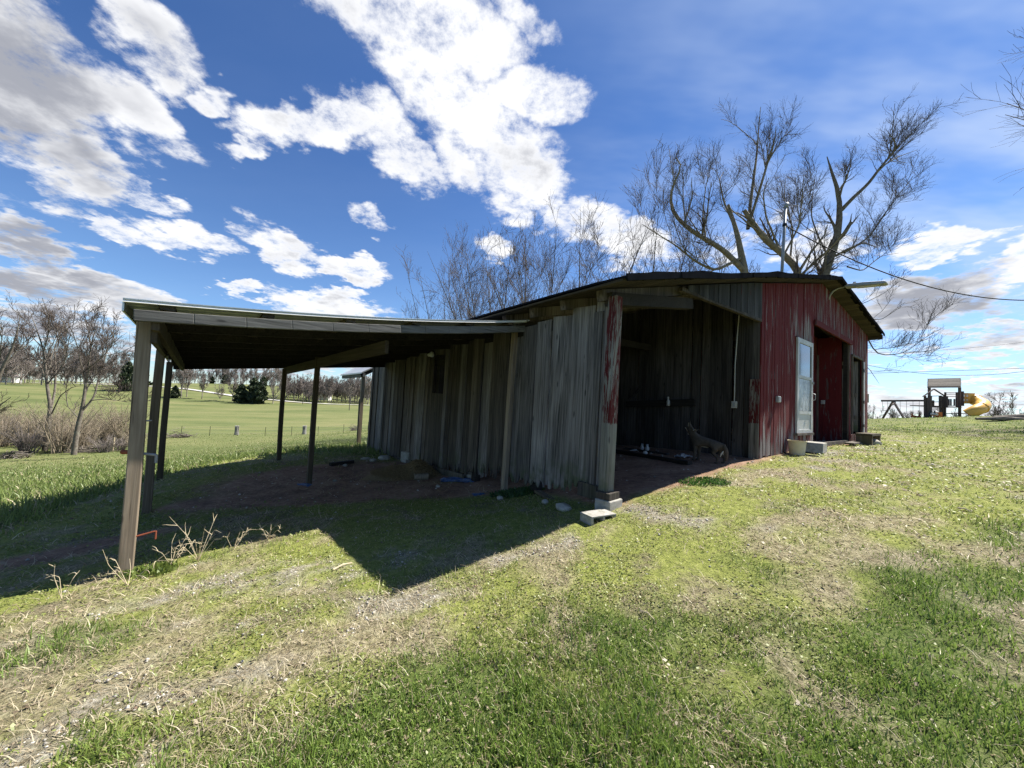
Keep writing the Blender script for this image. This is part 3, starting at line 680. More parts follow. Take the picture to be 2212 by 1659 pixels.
fboards(4.2, 6.02, gnd, top_, M['red']); fboards(6.02, 7.12, 2.82, top_, M['red'], rag=0); fboards(6.02, 7.12, gnd, .70, M['red'])
fboards(7.12, 7.36, gnd, top_, M['red'], .12); fboards(7.36, 10.72, 3.36, top_, M['red_far'], .15, rag=.02)
fboards(10.72, 10.94, gnd, top_, M['red_far'], .11); fboards(10.94, 12.22, 2.95, top_, M['red_far'], .15, 0); fboards(10.94, 12.22, gnd, .62, M['red_far'], .15); fboards(12.22, 13.1, gnd, top_, M['red_far'], .15)
MB().beam((7.30, -.045, 3.33), (10.80, -.045, 3.30), .05, .13).build('header', M['red_in'], front_wall)
MB().box((6.57, -.05, .70), (1.14, .07, .05)).build('door_sill', M['grey_brown'], front_wall)
for x in (10.93, 12.235): MB().box((x, -.035, 1.78), (.05, .035, 2.3)).build('door_trim', M['grey_brown'], front_wall)
MB().box((11.58, -.04, 2.955), (1.36, .04, .06)).build('door_trim', M['grey_brown'], front_wall)
MB().box((12.38, -.04, 1.75), (.075, .035, 2.3)).build('white_strip', M['white'], front_wall)
for z in (2.62, 1.62, .88): MB().box((12.30, -.055, z), (.14, .02, .09)).build('hinge', M['black'], front_wall)

# --- weathered infill over the bay
gi = MB().beam((1.35, .02, 2.80), (4.2, .02, 2.84), .06, .05)
gable = part('gable_infill', gi, M['grey_brown'])
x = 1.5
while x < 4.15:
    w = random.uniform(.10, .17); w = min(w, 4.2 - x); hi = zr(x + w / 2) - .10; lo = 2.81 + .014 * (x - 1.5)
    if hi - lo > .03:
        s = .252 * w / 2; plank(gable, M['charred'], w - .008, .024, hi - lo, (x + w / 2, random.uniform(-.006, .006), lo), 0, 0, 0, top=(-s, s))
    x += w

# --- back and end walls, alcove behind the sliding opening
bk = MB()
y = 9.6; x = 0
while x < 13.1:
    w = random.uniform(.2, .3); bk.prism([(x, -.8), (x + w - .01, -.8), (x + w - .01, zr(x) - .1), (x, zr(x) - .1)], y - .02, y + .02); x += w
part('back_wall', bk, M['grey_brown'])
ew = MB(); yy = .05
while yy < 9.6:
    w = random.uniform(.18, .28); ew.box((13.1, yy + w / 2, 1.65), (.03, w - .01, 4.3)); yy += w
part('end_wall', ew, M['red_far'])
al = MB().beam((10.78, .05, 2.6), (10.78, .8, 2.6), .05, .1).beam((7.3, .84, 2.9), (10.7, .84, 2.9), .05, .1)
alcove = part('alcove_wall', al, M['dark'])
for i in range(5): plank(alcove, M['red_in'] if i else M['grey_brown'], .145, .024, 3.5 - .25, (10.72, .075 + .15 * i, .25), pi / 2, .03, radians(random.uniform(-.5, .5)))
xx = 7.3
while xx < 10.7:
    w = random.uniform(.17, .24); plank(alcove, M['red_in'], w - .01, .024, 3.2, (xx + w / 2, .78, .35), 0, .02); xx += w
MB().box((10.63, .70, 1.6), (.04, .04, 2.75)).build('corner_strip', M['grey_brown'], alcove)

# --- storm door
sd = MB()
x0, x1, z0, z1 = 6.04, 7.10, .725, 2.79
sd.box((x0 + .05, -.045, (z0 + z1) / 2), (.10, .035, z1 - z0)); sd.box((x1 - .05, -.045, (z0 + z1) / 2), (.10, .035, z1 - z0))
for zc, hh in ((z1 - .05, .10), (1.95, .06), (1.17, .07), (z0 + .035, .07)): sd.box(((x0 + x1) / 2, -.045, zc), (x1 - x0 - .204, .033, hh))
door = part('storm_door', sd, M['alu'])
MB().box(((x0 + x1) / 2, -.040, 2.335), (x1 - x0 - .19, .008, .71)).build('upper_pane', M['glass'], door)
MB().box(((x0 + x1) / 2, -.040, 1.565), (x1 - x0 - .19, .008, .71)).build('lower_pane', M['film'], door)
MB().box(((x0 + x1) / 2, -.038, .955), (x1 - x0 - .19, .015, .40)).build('kick_panel', M['alu'], door)
MB().box((x1 - .05, -.075, 1.86), (.03, .03, .05)).tube([(x1 - .05, -.07, 1.62), (x1 - .05, -.12, 1.60), (x1 - .05, -.12, 1.48), (x1 - .05, -.07, 1.46)], .010, 6).build('door_handle', M['galv'], door)
# --- board door standing ajar in the far doorway
dd = MB(); ang = radians(118)
leaf = MB().box((0, .045, 1.15), (1.1, .03, .12)).box((0, .045, .45), (1.1, .03, .12)).build('board_door', M['grey_brown'], barn, (12.18 + cos(ang) * .60, .06 + sin(ang) * .60, .68), rot=(0, 0, ang))
for i in range(6): plank(leaf, M['grey'], .19, .024, 2.22, (-.5 + .2 * i, 0, 0), 0, .01)

# --- roof
def roof_sheet(y0, y1, dz, th, n=24):
    xs = [p[0] for p in RP]; V = []; Fc = []
    ys = np.linspace(y0, y1, n)
    XS = np.concatenate([np.linspace(a, b, 9)[:-1] for a, b in zip(xs[:-1], xs[1:])] + [[xs[-1]]])
    for y in ys:
        for x in XS:
            wob = .018 * sin(x * 2.1 + y * .9) + .012 * sin(x * 5.3 + 1) if y < y0 + .1 else .012 * sin(x * 2.1 + y * .9)
            z = zr(x) + dz + wob - .006 * max(0, y)
            V += [(x, y, z), (x, y, z - th)]
    m = len(XS)
    q = lambda i, j, k: (i * m + j) * 2 + k
    for i in range(len(ys) - 1):
        for j in range(m - 1):
            Fc += [(q(i, j, 0), q(i, j + 1, 0), q(i + 1, j + 1, 0), q(i + 1, j, 0)), (q(i, j, 1), q(i + 1, j, 1), q(i + 1, j + 1, 1), q(i, j + 1, 1))]
    for j in range(m - 1):
        Fc += [(q(0, j, 0), q(0, j, 1), q(0, j + 1, 1), q(0, j + 1, 0)), (q(n - 1, j, 0), q(n - 1, j + 1, 0), q(n - 1, j + 1, 1), q(n - 1, j, 1))]
    for i in range(n - 1):
        Fc += [(q(i, 0, 0), q(i + 1, 0, 0), q(i + 1, 0, 1), q(i, 0, 1)), (q(i, m - 1, 0), q(i, m - 1, 1), q(i + 1, m - 1, 1), q(i + 1, m - 1, 0))]
    return V, Fc
V, Fc = roof_sheet(-.38, 10.1, 0, .025)
roof = mesh_obj('roof', V, Fc, M['roofing'], barn)
bd = None
seg = []
for (xa, za), (xb, zb_) in zip(RP[:-1], RP[1:]):
    L = math.hypot(xb - xa, zb_ - za); n = int(L / .21)
    for i in range(n):
        t_ = (i + .5) / n; seg.append((xa + (xb - xa) * t_, za + (zb_ - za) * t_, -math.atan2(zb_ - za, xb - xa), L / n))
for (x, z, a, w) in seg:
    mb = MB().box((0, 0, 0), (w - .012, 10.3, .022)) if bd is None else None
    if bd is None: bd = mb.build('roof_board', M['soffit'], roof); o = bd
    else: o = bd.copy(); COL.objects.link(o); o.parent = roof
    o.location = (x, 4.84 + random.uniform(-.03, .05), z - .062); o.rotation_euler = (0, a, 0)
for y in (.16, .78, 1.42, 2.1, 2.8, 3.6, 4.4, 5.2, 6.0, 6.8, 7.6, 8.4, 9.2):
    mb = MB()
    for (xa, za), (xb, zb_) in zip(RP[:-1], RP[1:]):
        xa2 = max(xa, -.20); za2 = zr(xa2)
        mb.beam((xa2, y, za2 - .15), (xb, y, zb_ - .15), .10, .13)
    mb.build('rafter', M['grey_brown'], roof)
rk = MB()
for (xa, za), (xb, zb_) in zip(RP[:-1], RP[1:]):
    for i in range(4): f0, f1 = i / 4, (i + 1) / 4; rk.beam((xa + (xb - xa) * f0, -.375 - .008 * (i % 2), za + (zb_ - za) * f0 - .045 + .012 * sin(i * 2.3 + xa)), (xa + (xb - xa) * f1, -.375 - .008 * (i % 2), za + (zb_ - za) * f1 - .045 + .012 * sin((i + 1) * 2.3 + xa)), .02, .075)
rk.build('rake_trim', M['roofing'], roof)
MB().beam((13.29, -.34, 3.80), (13.29, 10.0, 3.76), .03, .14).build('eave_board', M['soffit'], roof)
# --- bay beams
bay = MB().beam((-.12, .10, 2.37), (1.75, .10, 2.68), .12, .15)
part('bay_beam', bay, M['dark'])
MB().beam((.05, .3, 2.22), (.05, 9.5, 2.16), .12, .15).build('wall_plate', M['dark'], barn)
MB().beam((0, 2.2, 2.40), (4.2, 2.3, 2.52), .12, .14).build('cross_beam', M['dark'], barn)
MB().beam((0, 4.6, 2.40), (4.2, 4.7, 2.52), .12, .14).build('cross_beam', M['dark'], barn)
# --- corner post on its stacked footing
cp = MB().prism([(-.070, .12), (.068, .12), (.070, 1.0), (.058, 2.40), (-.066, 2.40), (-.072, 1.3)], -.062, .062)
cpo = part('corner_post', cp, M['redpost'], loc=(-.075, .07, 0), rot=(radians(.8), radians(.3), 0)); bevel(cpo, .012)
MB().box((-.09, .03, .085), (.22, .18, .075), rot=(0, 0, .15)).build('footing_timber', M['grey_brown'], barn)
cb = thing('concrete_block', bw(-.08, .02, -.10), 'upright concrete block under the red corner post', 'block', rz=BA + .1)
bevel(MB().box((0, 0, .072), (.27, .2, .145)).build('block_body', M['concrete'], cb), .012)
cj = ground_px(598, 519)
cin = thing('cinder_block', (cj.x, cj.y, cj.z - .03), 'cinder block lying on its side in front of the corner post footing', 'block', rz=BA - .15)
cbm = MB()
cbm.box((0, 0, .175), (.40, .2, .035)).box((0, 0, .015), (.40, .2, .03))
for x_ in (-.182, 0, .182): cbm.box((x_, 0, .094), (.034, .198, .128))
bevel(cbm.build('block_body', M['concrete'], cin, rot=(0, 0, 0)), .006)
cin.scale = (.85, .95, .5)
fs = ground_px(563, 509)
def rock(name, p, r, sq, label, mat=M['stone'], cat='stone', sink=.3):
    bm = bmesh.new(); bmesh.ops.create_icosphere(bm, subdivisions=2, radius=1)
    sd_ = random.random() * 50
    for v in bm.verts:
        n = v.co.normalized(); k = .75 + .5 * float(fbm(np.array([n.x * 1.6 + sd_]), np.array([n.y * 1.6 + n.z * 1.1 + sd_]), 3)[0])
        v.co = Vector((n.x * r * k, n.y * r * k * sq[0], n.z * r * k * sq[1]))
    me = bpy.data.meshes.new(name); bm.to_mesh(me); bm.free(); me.materials.append(mat)
    o = bpy.data.objects.new(name, me); COL.objects.link(o); o.location = (p.x, p.y, p.z + r * sq[1] * (1 - sink) * .5); o.rotation_euler = (0, 0, random.uniform(0, 6))
    return tag(o, label, cat) if label else o
rock('flat_stone', fs, .13, (.7, .35), 'mossy flat stone left of the cinder block')

# --- things fixed to the barn
lp = thing('barn_lamp', bw(8.54, 0, 4.19), 'grey flat floodlight on a curved arm at the barn gable', 'lamp', rz=BA)
MB().tube([(0, 0, -.06), (0, -.04, .06), (0, -.10, .15), (0, -.20, .20), (0, -.34, .215)], .024, 8).build('arm', M['galv'], lp, smooth=True)
MB().box((0, .0, -.02), (.09, .03, .20)).build('mount_plate', M['galv'], lp)
hd = MB().prism([(-.36, -.02), (.36, -.035), (.40, -.01), (.36, .035), (0, .055), (-.36, .045)], -.13, .13)
h_ = hd.build('lamp_head', M['lamp_grey'], lp, (0, -.70, .165), rot=(0, radians(5), -pi / 2)); bevel(h_, .015)
MB().box((0, 0, 0), (.40, .18, .012)).build('lamp_lens', M['plastic'], h_, (.05, 0, -.036))
MB().tube([(0, 0, 0), (0, 0, .07)], .03, 8).build('photocell', M['lamp_grey'], h_, (-.2, 0, .04))
mastP = bw(7.75, .8, zr(7.75) - .1); mtop = at(785.6, 207, mastP.y + .05)
ms = thing('service_mast', mastP, 'galvanised electric service mast rising from the barn roof', 'mast')
tp = mtop - mastP
MB().tube([(0, 0, 0), tp], .036, 10).build('mast_pipe', M['galv'], ms, smooth=True)
MB().tube([tp + Vector((0, 0, -.02)), tp + Vector((.02, 0, .06)), tp + Vector((.05, 0, .10))], [.05, .06, .045], 10).build('weatherhead', M['galv'], ms, smooth=True)
MB().tube([(0, 0, .05), (0, 0, .16)], [.12, .04], 10).build('roof_flashing', M['roofing'], ms)
MB().tube([tp * .78 + Vector((0, 0, -.04)), tp * .78 + Vector((0, 0, .04))], .05, 8).build('wire_clamp', M['black'], ms)
def sag(a, b, s, n=24):
    a = Vector(a); b = Vector(b); return [a.lerp(b, i / n) - Vector((0, 0, s * 4 * (i / n) * (1 - i / n))) for i in range(n + 1)]
wend = at(1100, 292, 12.0)
sw = thing('service_wire', mastP + tp * .78, 'black twisted service wire dropping from the roof mast to the right', 'wire')
o0 = mastP + tp * .78
MB().tube([p - o0 for p in sag(o0, wend, .95)], .016, 6).build('cable', M['wire'], sw)
MB().tube([p - o0 for p in [mtop + Vector((.05, 0, .06)), mtop + Vector((.30, -.05, .02)), mtop + Vector((.55, -.05, -.12)), mtop + Vector((.60, -.05, -.40)), o0 + Vector((.55, -.05, -.12))]], .008, 5).build('drip_loop', M['wire'], sw)
cd_ = thing('outlet_conduit', bw(4.15, .42, 1.22), 'white outlet box with thin conduit inside the open bay', 'outlet', rz=BA)
MB().box((0, 0, .03), (.05, .085, .13)).build('outlet_box', M['plastic'], cd_)
MB().tube([(0, 0, .09), (.0, .0, .8), (0, -.02, 1.2), (.02, -.05, 1.9)], .009, 6).build('conduit', M['plastic'], cd_)
MB().box((-.028, 0, .03), (.012, .05, .085)).build('outlet_cover', M['box'], cd_)
def obox(p, label, s=(.13, .05, .12)):
    o = thing('outlet_box', p, label, 'outlet', rz=BA); bevel(MB().box((0, 0, 0), s).build('box_body', M['box'], o), .006)
    MB().box((0, -s[1] / 2 - .004, 0), (s[0] * .8, .008, s[2] * .8)).build('cover', M['galv'], o)
obox(bw(4.98, -.045, 1.40), 'grey weatherproof outlet box on the red wall left of the storm door')
obox(bw(10.66, .58, 1.54), 'grey outlet box on red boards inside the wide doorway', (.05, .09, .12))
ol = thing('wall_light', bw(-.06, 5.05, 2.07), 'small white porcelain light fixture high on the grey side wall', 'light', rz=BA)
MB().tube([(0.03, 0, 0), (-.02, 0, 0), (-.05, 0, -.01), (-.09, 0, -.03)], [.06, .065, .045, .03], 12).build('fixture', M['white'], ol, smooth=True)
spb = thing('spray_bottle', bw(4.08, 1.74, 1.17), 'white trigger spray bottle hanging on the bay wall rail', 'bottle', rz=BA + .5)
MB().tube([(0, 0, 0), (0, 0, .11), (0, 0, .145), (0, 0, .165)], [.036, .036, .016, .014], 12).build('bottle', M['plastic'], spb, smooth=True)
MB().box((-.02, 0, .185), (.11, .028, .035)).beam((-.045, 0, .17), (-.06, 0, .12), .012, .02).build('trigger', M['plastic'], spb)
hl = thing('hanging_bulb', bw(1.0, 1.3, 2.02), 'dusty bare bulb hanging under the bay roof', 'bulb')
MB().tube([(0, 0, 0), (0, 0, .05), (0, 0, .09), (0, 0, .13)], [.015, .042, .03, .018], 10).build('bulb', M['film'], hl, smooth=True)
MB().tube([(0, 0, .13), (.0, 0, .55)], .006, 5).build('flex', M['wire'], hl)
# rear lean-to
rl = thing('rear_lean_to', bw(0, 9.7, -.8), 'small rear lean-to roof on one post behind the barn', 'lean-to', rz=BA)
ra = at(359, 440, 13.6); q = ra - bw(0, 9.7, -.8); pl = Vector((q.dot(BAX), q.dot(BAY), 0)); gzz = gz(ra.x, ra.y) - (BZ - .8)
tz = (at(362, 374, 13.6).z) - (BZ - .8)
MB().beam((pl.x, pl.y, gzz - .1), (pl.x, pl.y, tz), .11, .11).build('post', M['post'], rl)
MB().beam((pl.x - .05, pl.y + .0, gzz + .2), (pl.x - .05, pl.y + .06, gzz + 1.75), .05, .09).build('post_brace', M['grey_brown'], rl)
e = Vector((pl.x - .15, pl.y - .3, tz + .05))
rv = [(e.x, e.y, e.z), (e.x + 2.2, e.y, e.z + 1.25), (e.x + 2.2, e.y + 3.2, e.z + 1.25), (e.x, e.y + 3.2, e.z)]
mesh_obj('roof_sheet', rv + [(a, b, c - .05) for a, b, c in rv], [(0, 1, 2, 3), (7, 6, 5, 4), (0, 4, 5, 1), (1, 5, 6, 2), (2, 6, 7, 3), (3, 7, 4, 0)], M['metal_roof'], rl)
MB().beam((e.x, e.y + .06, e.z - .12), (e.x + 2.2, e.y + .06, e.z + 1.13), .05, .13).build('rafter', M['dark'], rl)
MB().beam((e.x + .1, e.y, e.z - .1), (e.x + .1, e.y + 3.2, e.z - .1), .08, .13).build('beam', M['beam'], rl)
# ================================================================ pole shed leaning on the barn's side
SA = radians(41); SX = Vector((cos(SA), sin(SA), 0)); SY = Vector((-sin(SA), cos(SA), 0)); SO = Vector((.11, 5.87, H - 1.5))
shed = thing('pole_shed', SO, 'open pole shed with pale metal roof leaning on the barn side', 'shed', rz=SA)
def sl(p): q = Vector(p) - SO; return Vector((q.dot(SX), q.dot(SY), q.z))
FL, FR, BL, BR = (sl((x, y, z + H)) for x, y, z in ((-3.19, 3.07, .668), (.17, 5.80, 1.255), (-7.35, 8.05, .52), (-3.85, 11.05, 1.02)))
def rs(u, v, dz=0.0):
    """u across from the low edge (0) to the barn (1), v from front to back"""
    a = FL.lerp(FR, u); b = BL.lerp(BR, u); p = a.lerp(b, v)
    sagz = -.060 * 4 * u * (1 - u) * (1 - .5 * v) + .03 * sin(v * 3) * (1 - u)
    return Vector((p.x, p.y, p.z + sagz + dz))
def sheet(v0, v1, dz, name, parent, mat, th=.006, nu=14, ribs=6):
    nv = ribs * 4; V = []; Fc = []
    for i in range(nu + 1):
        for j in range(nv + 1):
            v = v0 + (v1 - v0) * j / nv; rib = .014 if j % 4 == 0 else 0
            V.append(rs(-.012 + 1.02 * i / nu, v, dz + rib))
    n = len(V); V += [p - Vector((0, 0, th)) for p in V]; q = lambda i, j: i * (nv + 1) + j
    for i in range(nu):
        for j in range(nv): Fc += [(q(i, j), q(i + 1, j), q(i + 1, j + 1), q(i, j + 1)), (n + q(i, j), n + q(i, j + 1), n + q(i + 1, j + 1), n + q(i + 1, j))]
    for i in range(nu): Fc += [(q(i, 0), n + q(i, 0), n + q(i + 1, 0), q(i + 1, 0)), (q(i, nv), q(i + 1, nv), n + q(i + 1, nv), n + q(i, nv))]
    for j in range(nv): Fc += [(q(0, j), q(0, j + 1), n + q(0, j + 1), n + q(0, j)), (q(nu, j), n + q(nu, j), n + q(nu, j + 1), q(nu, j + 1))]
    return mesh_obj(name, V, Fc, mat, parent)
rf = None
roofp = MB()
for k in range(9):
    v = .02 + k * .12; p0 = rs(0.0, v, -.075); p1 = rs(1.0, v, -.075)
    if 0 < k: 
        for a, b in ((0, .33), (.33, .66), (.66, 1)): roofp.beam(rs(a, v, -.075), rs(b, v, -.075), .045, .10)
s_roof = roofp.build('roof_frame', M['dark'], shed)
for k in range(8):
    sheet(k / 8 - .008, (k + 1) / 8 + .008, .012 + .004 * (k % 2), 'roof_sheet', s_roof, M['metal_roof'])
for u in (.05, .22, .40, .58, .76, .93):
    mb = MB()
    for a in range(6): mb.beam(rs(u, a / 6, -.022), rs(u, (a + 1) / 6, -.022), .10, .04)
    mb.build('purlin', M['joist'], s_roof)
# metal lip along the front edge, coloured white and slanted to look sunlit
lipm = MB()
for a in range(14):
    u0, u1 = -.012 + a / 14 * 1.007, -.012 + (a + 1) / 14 * 1.007
    V8 = [rs(u0, -.008, -.004), rs(u1, -.008, -.004), rs(u1, -.003, .030), rs(u0, -.003, .030)]
    V8 += [v + Vector((0, .012, -.004)) for v in V8]; lipm.add(V8, [(0, 1, 2, 3), (7, 6, 5, 4), (0, 4, 5, 1), (3, 2, 6, 7), (0, 3, 7, 4), (1, 5, 6, 2)])
lipm.build('front_flashing', M['trim'], s_roof)
eg = MB()
for a in range(8): eg.beam(rs(-.012, a / 8, -.03), rs(-.012, (a + 1) / 8, -.03), .012, .09)
eg.build('edge_flashing', M['metal_roof'], s_roof)
# front rail: two lapped timbers
fb_ = MB()
for a in range(6): fb_.beam(rs(.004 + .526 * a / 6, -.004, -.108), rs(.004 + .526 * (a + 1) / 6, -.004, -.108), .045, .095)
bevel(fb_.build('front_rail', M['beam'], shed), .006)
fb_ = MB()
for a in range(6): fb_.beam(rs(.53 + .465 * a / 6, .000, -.104), rs(.53 + .465 * (a + 1) / 6, .000, -.104), .048, .098)
bevel(fb_.build('front_rail', M['beam'], shed), .006)
MB().beam(rs(.0, .985, -.12), rs(1.0, .985, -.12), .05, .15).build('rear_rail', M['dark'], shed)
MB().beam(rs(.035, .0, -.15), rs(.035, .99, -.15), .05, .14).build('eave_beam', M['pine'], shed)
# middle beam
mbP = rs(.50, .08); mbA = sl(at(285, 371, 9.2)); mbF = sl(at(387, 347, 4.75))
mb_ = MB().beam(mbF, mbA + (mbA - mbF) * .01, .05, .17)
bevel(mb_.build('middle_beam', M['joist'], shed), .006)
# posts
def post(px_top, px_bot, Yd, w, mat, name='post', d=None):
    b = at(*px_bot, Yd); t_ = at(*px_top, Yd); g = gz(b.x, b.y) - SO.z
    bl = sl(b); tl = sl(t_); bl.z = g - .12
    mb = MB(); n = 6; V = []
    for i in range(n + 1):
        f = i / n; c = bl.lerp(tl, f) + Vector((.006 * sin(f * 5 + px_bot[0]), .006 * sin(f * 4), 0))
        hw = w / 2; hd = (d or w) / 2
        V += [c + Vector((a * hw, e_ * hd, 0)) for a, e_ in ((-1, -1), (1, -1), (1, 1), (-1, 1))]
    Fc = [(i * 4 + k, i * 4 + (k + 1) % 4, i * 4 + 4 + (k + 1) % 4, i * 4 + 4 + k) for i in range(n) for k in range(4)] + [(3, 2, 1, 0), tuple(n * 4 + k for k in range(4))]
    org = V[0].copy(); o = mesh_obj(name, [v - bl for v in V], Fc, mat, shed, bl); bevel(o, .008); return o
P1 = post((146.0, 318), (125, 577), 3.27, .098, M['post'])
P2 = post((161, 350), (146, 513), 5.75, .105, M['pine'], d=.12)
P3 = post((169.5, 362), (160, 478), 7.65, .10, M['pine'])
PA = post((284.5, 369), (279, 457.6), 9.1, .092, M['pine'])
PB = post((318.5, 357), (308.5, 483.5), 7.1, .085, M['pine'])
PW = post((515.5, 328), (503.5, 490), 5.95, .085, M['post'], d=.085)
MB().beam(sl(at(154, 336, 3.25)), sl(at(165, 352, 5.4)), .04, .12).build('knee_brace', M['joist'], shed)
# gate hardware on the posts
def hook(pa, pb, Ya, Yb, label, r=.011, mat='galv', drop=.05):
    a = at(*pa, Ya); b = at(*pb, Yb); o = thing('gate_hook', a, label, 'hook')
    MB().tube([(0, 0, 0), (b - a) * .9, (b - a), (b - a) + Vector((.0, 0, -drop))], r, 8).build('rod', M[mat], o); return o
hook((142, 453.5), (156.5, 455), 3.3, 3.35, 'galvanised gate hook on the inner face of the leftmost front post', .012, drop=.07)
hook((144, 421), (151.5, 420.5), 3.3, 3.35, 'upper thin metal pin on the leftmost front post', .007, drop=.0)
hook((134, 537), (156, 531), 3.28, 3.35, 'rusty orange iron hook low on the leftmost front post', .007, 'rust', .07)
hk = at(126, 452, 3.25)
bp = thing('bolt', hk, 'dark rusty bolt end on the outer face of the leftmost post', 'bolt'); MB().tube([(0.03, 0, 0), (-.03, 0, 0)], [.016, .022], 8).build('bolt_head', M['rust'], bp)
# ================================================================ trees
def unit(a): return a / np.maximum(np.linalg.norm(a, axis=-1, keepdims=True), 1e-9)
def resample(pts, rad, k):
    pts = np.asarray(pts, float); d = np.concatenate([[0], np.cumsum(np.linalg.norm(np.diff(pts, axis=0), axis=1))])
    t = np.linspace(0, d[-1], k); out = np.stack([np.interp(t, d, pts[:, i]) for i in range(3)], 1)
    if k > 4:
        for _ in range(1): out[1:-1] = out[1:-1] * .5 + (out[:-2] + out[2:]) * .25
    return out, np.interp(t, d, rad), d[-1]
def spawn(P, R, L, rng, n, t0, t1, a0, a1, lr, rr, up=.15, wander=.22, k=5, up2=.06, lmin=.0, taper=.25):
    """children of every branch at once"""
    cnt = rng.poisson(n * np.clip(L / np.median(L), .3, 1.7))
    idx = np.repeat(np.arange(len(P)), cnt); m = len(idx)
    if m == 0: return None
    K = P.shape[1]; t = rng.uniform(t0, t1, m) * (K - 1); i = np.minimum(t.astype(int), K - 2); f = (t - i)[:, None]
    A = P[idx, i]; B = P[idx, i + 1]; base = A * (1 - f) + B * f; tan = unit(B - A)
    rb = R[idx, i] * (1 - f[:, 0]) + R[idx, i + 1] * f[:, 0]
    q = unit(np.cross(tan, rng.normal(size=(m, 3)))); a = np.radians(rng.uniform(a0, a1, m))[:, None]
    d = unit(tan * np.cos(a) + q * np.sin(a) + np.array([0, 0, up]))
    ln = np.maximum(L[idx] * lr * rng.uniform(.55, 1.15, m) * (1 - .45 * t / (K - 1)), lmin)
    r0 = np.maximum(rb * rr * rng.uniform(.8, 1.1, m), .0035)
    out = np.empty((m, k, 3)); out[:, 0] = base
    for s in range(1, k):
        d = unit(d + rng.normal(size=(m, 3)) * wander + np.array([0, 0, up2])); out[:, s] = out[:, s - 1] + d * (ln / (k - 1))[:, None]
    R2 = r0[:, None] * np.linspace(1, taper, k)[None]
    return out, R2, ln
def tubes(P, R, sides):
    n, k, _ = P.shape; T = np.gradient(P, axis=1); T = unit(T)
    ref = np.tile(np.array([.31, .57, .76]), (n, 1)); bad = np.abs((T.mean(1) * ref).sum(-1)) > .85; ref[bad] = (.9, -.4, .1)
    U = unit(np.cross(T, ref[:, None])); W = np.cross(T, U)
    an = np.arange(sides) * 2 * pi / sides
    V = P[:, :, None] + R[:, :, None, None] * (U[:, :, None] * np.cos(an)[None, None, :, None] + W[:, :, None] * np.sin(an)[None, None, :, None])
    i = np.arange(n)[:, None, None] * k * sides; j = np.arange(k - 1)[None, :, None] * sides; s = np.arange(sides)[None, None]
    s2 = (s + 1) % sides
    F = np.stack([i + j + s, i + j + s2, i + j + sides + s2, i + j + sides + s], -1).reshape(-1, 4)
    return V.reshape(-1, 3), F
def merge(parts):
    Vs, Fs, o = [], [], 0
    for V, F in parts: Vs.append(V); Fs.append(F + o); o += len(V)
    return np.concatenate(Vs), np.concatenate(Fs)
def tree_meshes(limbs, rng, base, levels, rs=1.0):
    """limbs: list of (points, radii). levels: list of dicts for spawn(); returns trunk and crown geometry relative to base"""
    K = 18; P, R, L = [], [], []
    for p, r in limbs:
        a, b, l = resample(p, np.asarray(r) * rs, K); P.append(a); R.append(b); L.append(l)
    P = np.array(P) - np.array(base); R = np.array(R); L = np.array(L)
    trunk = [tubes(P, R, 7)]; crown = []; cur = (P, R, L); prev = [cur]
    for li, lv in enumerate(levels):
        lv = dict(lv); rmin = lv.pop('rmin', 0); src = lv.pop('src', None); sides = lv.pop('sides', 3); tr = lv.pop('trunk', False); Lc = lv.pop('Lc', None)
        pool = cur if src is None else prev[src]
        if Lc is not None: pool = (pool[0], pool[1], np.clip(pool[2], Lc[0], Lc[1]))
        ch = spawn(*pool, rng, **lv)
        if ch is None: break
        ch = (ch[0], np.maximum(ch[1], rmin), ch[2])
        (trunk if tr else crown).append(tubes(ch[0], ch[1], sides)); prev.append(ch); cur = ch
    return merge(trunk), (merge(crown) if crown else None)
def make_tree(name, base, limbs, levels, seed, bark, twig, label, group=None, rs=1.0):
    rng = np.random.default_rng(seed)
    t, c = tree_meshes(limbs, rng, base, levels, rs)
    o = thing(name, base, label, 'tree', group=group)
    np_mesh('trunk', t[0], t[1], bark, o, smooth=True)
    if c: np_mesh('crown', c[0], c[1], twig, o)
    return o
def copy_tree(o, loc, rz, s, label=None, group=None):
    c = o.copy(); COL.objects.link(c); c.location = loc; c.rotation_euler = (0, 0, rz); c.scale = s if hasattr(s, '__len__') else (s, s, s)
    if label: c['label'] = label
    if group: c['group'] = group
    for ch in o.children:
        d = ch.copy(); COL.objects.link(d); d.parent = c
    return c
Z6 = lambda x, y: ((1900 + x / 2.212) / 3, (280 + y / 2.212) / 3)
Z8 = lambda x, y: (x / 2.765 / 3, (850 + y / 2.765) / 3)
Z5 = lambda x, y: ((450 + x / 3.16) / 3, (1050 + y / 3.16) / 3)
F2 = lambda x, y: (x * 1024 / 2212, y * 1024 / 2212)
def limb(fn, pts, Y0, dY, r0, r1):
    n = len(pts); return ([at(*fn(*p), Y0 + dY * i / max(1, n - 1)) for i, p in enumerate(pts)], np.linspace(r0, r1, n))
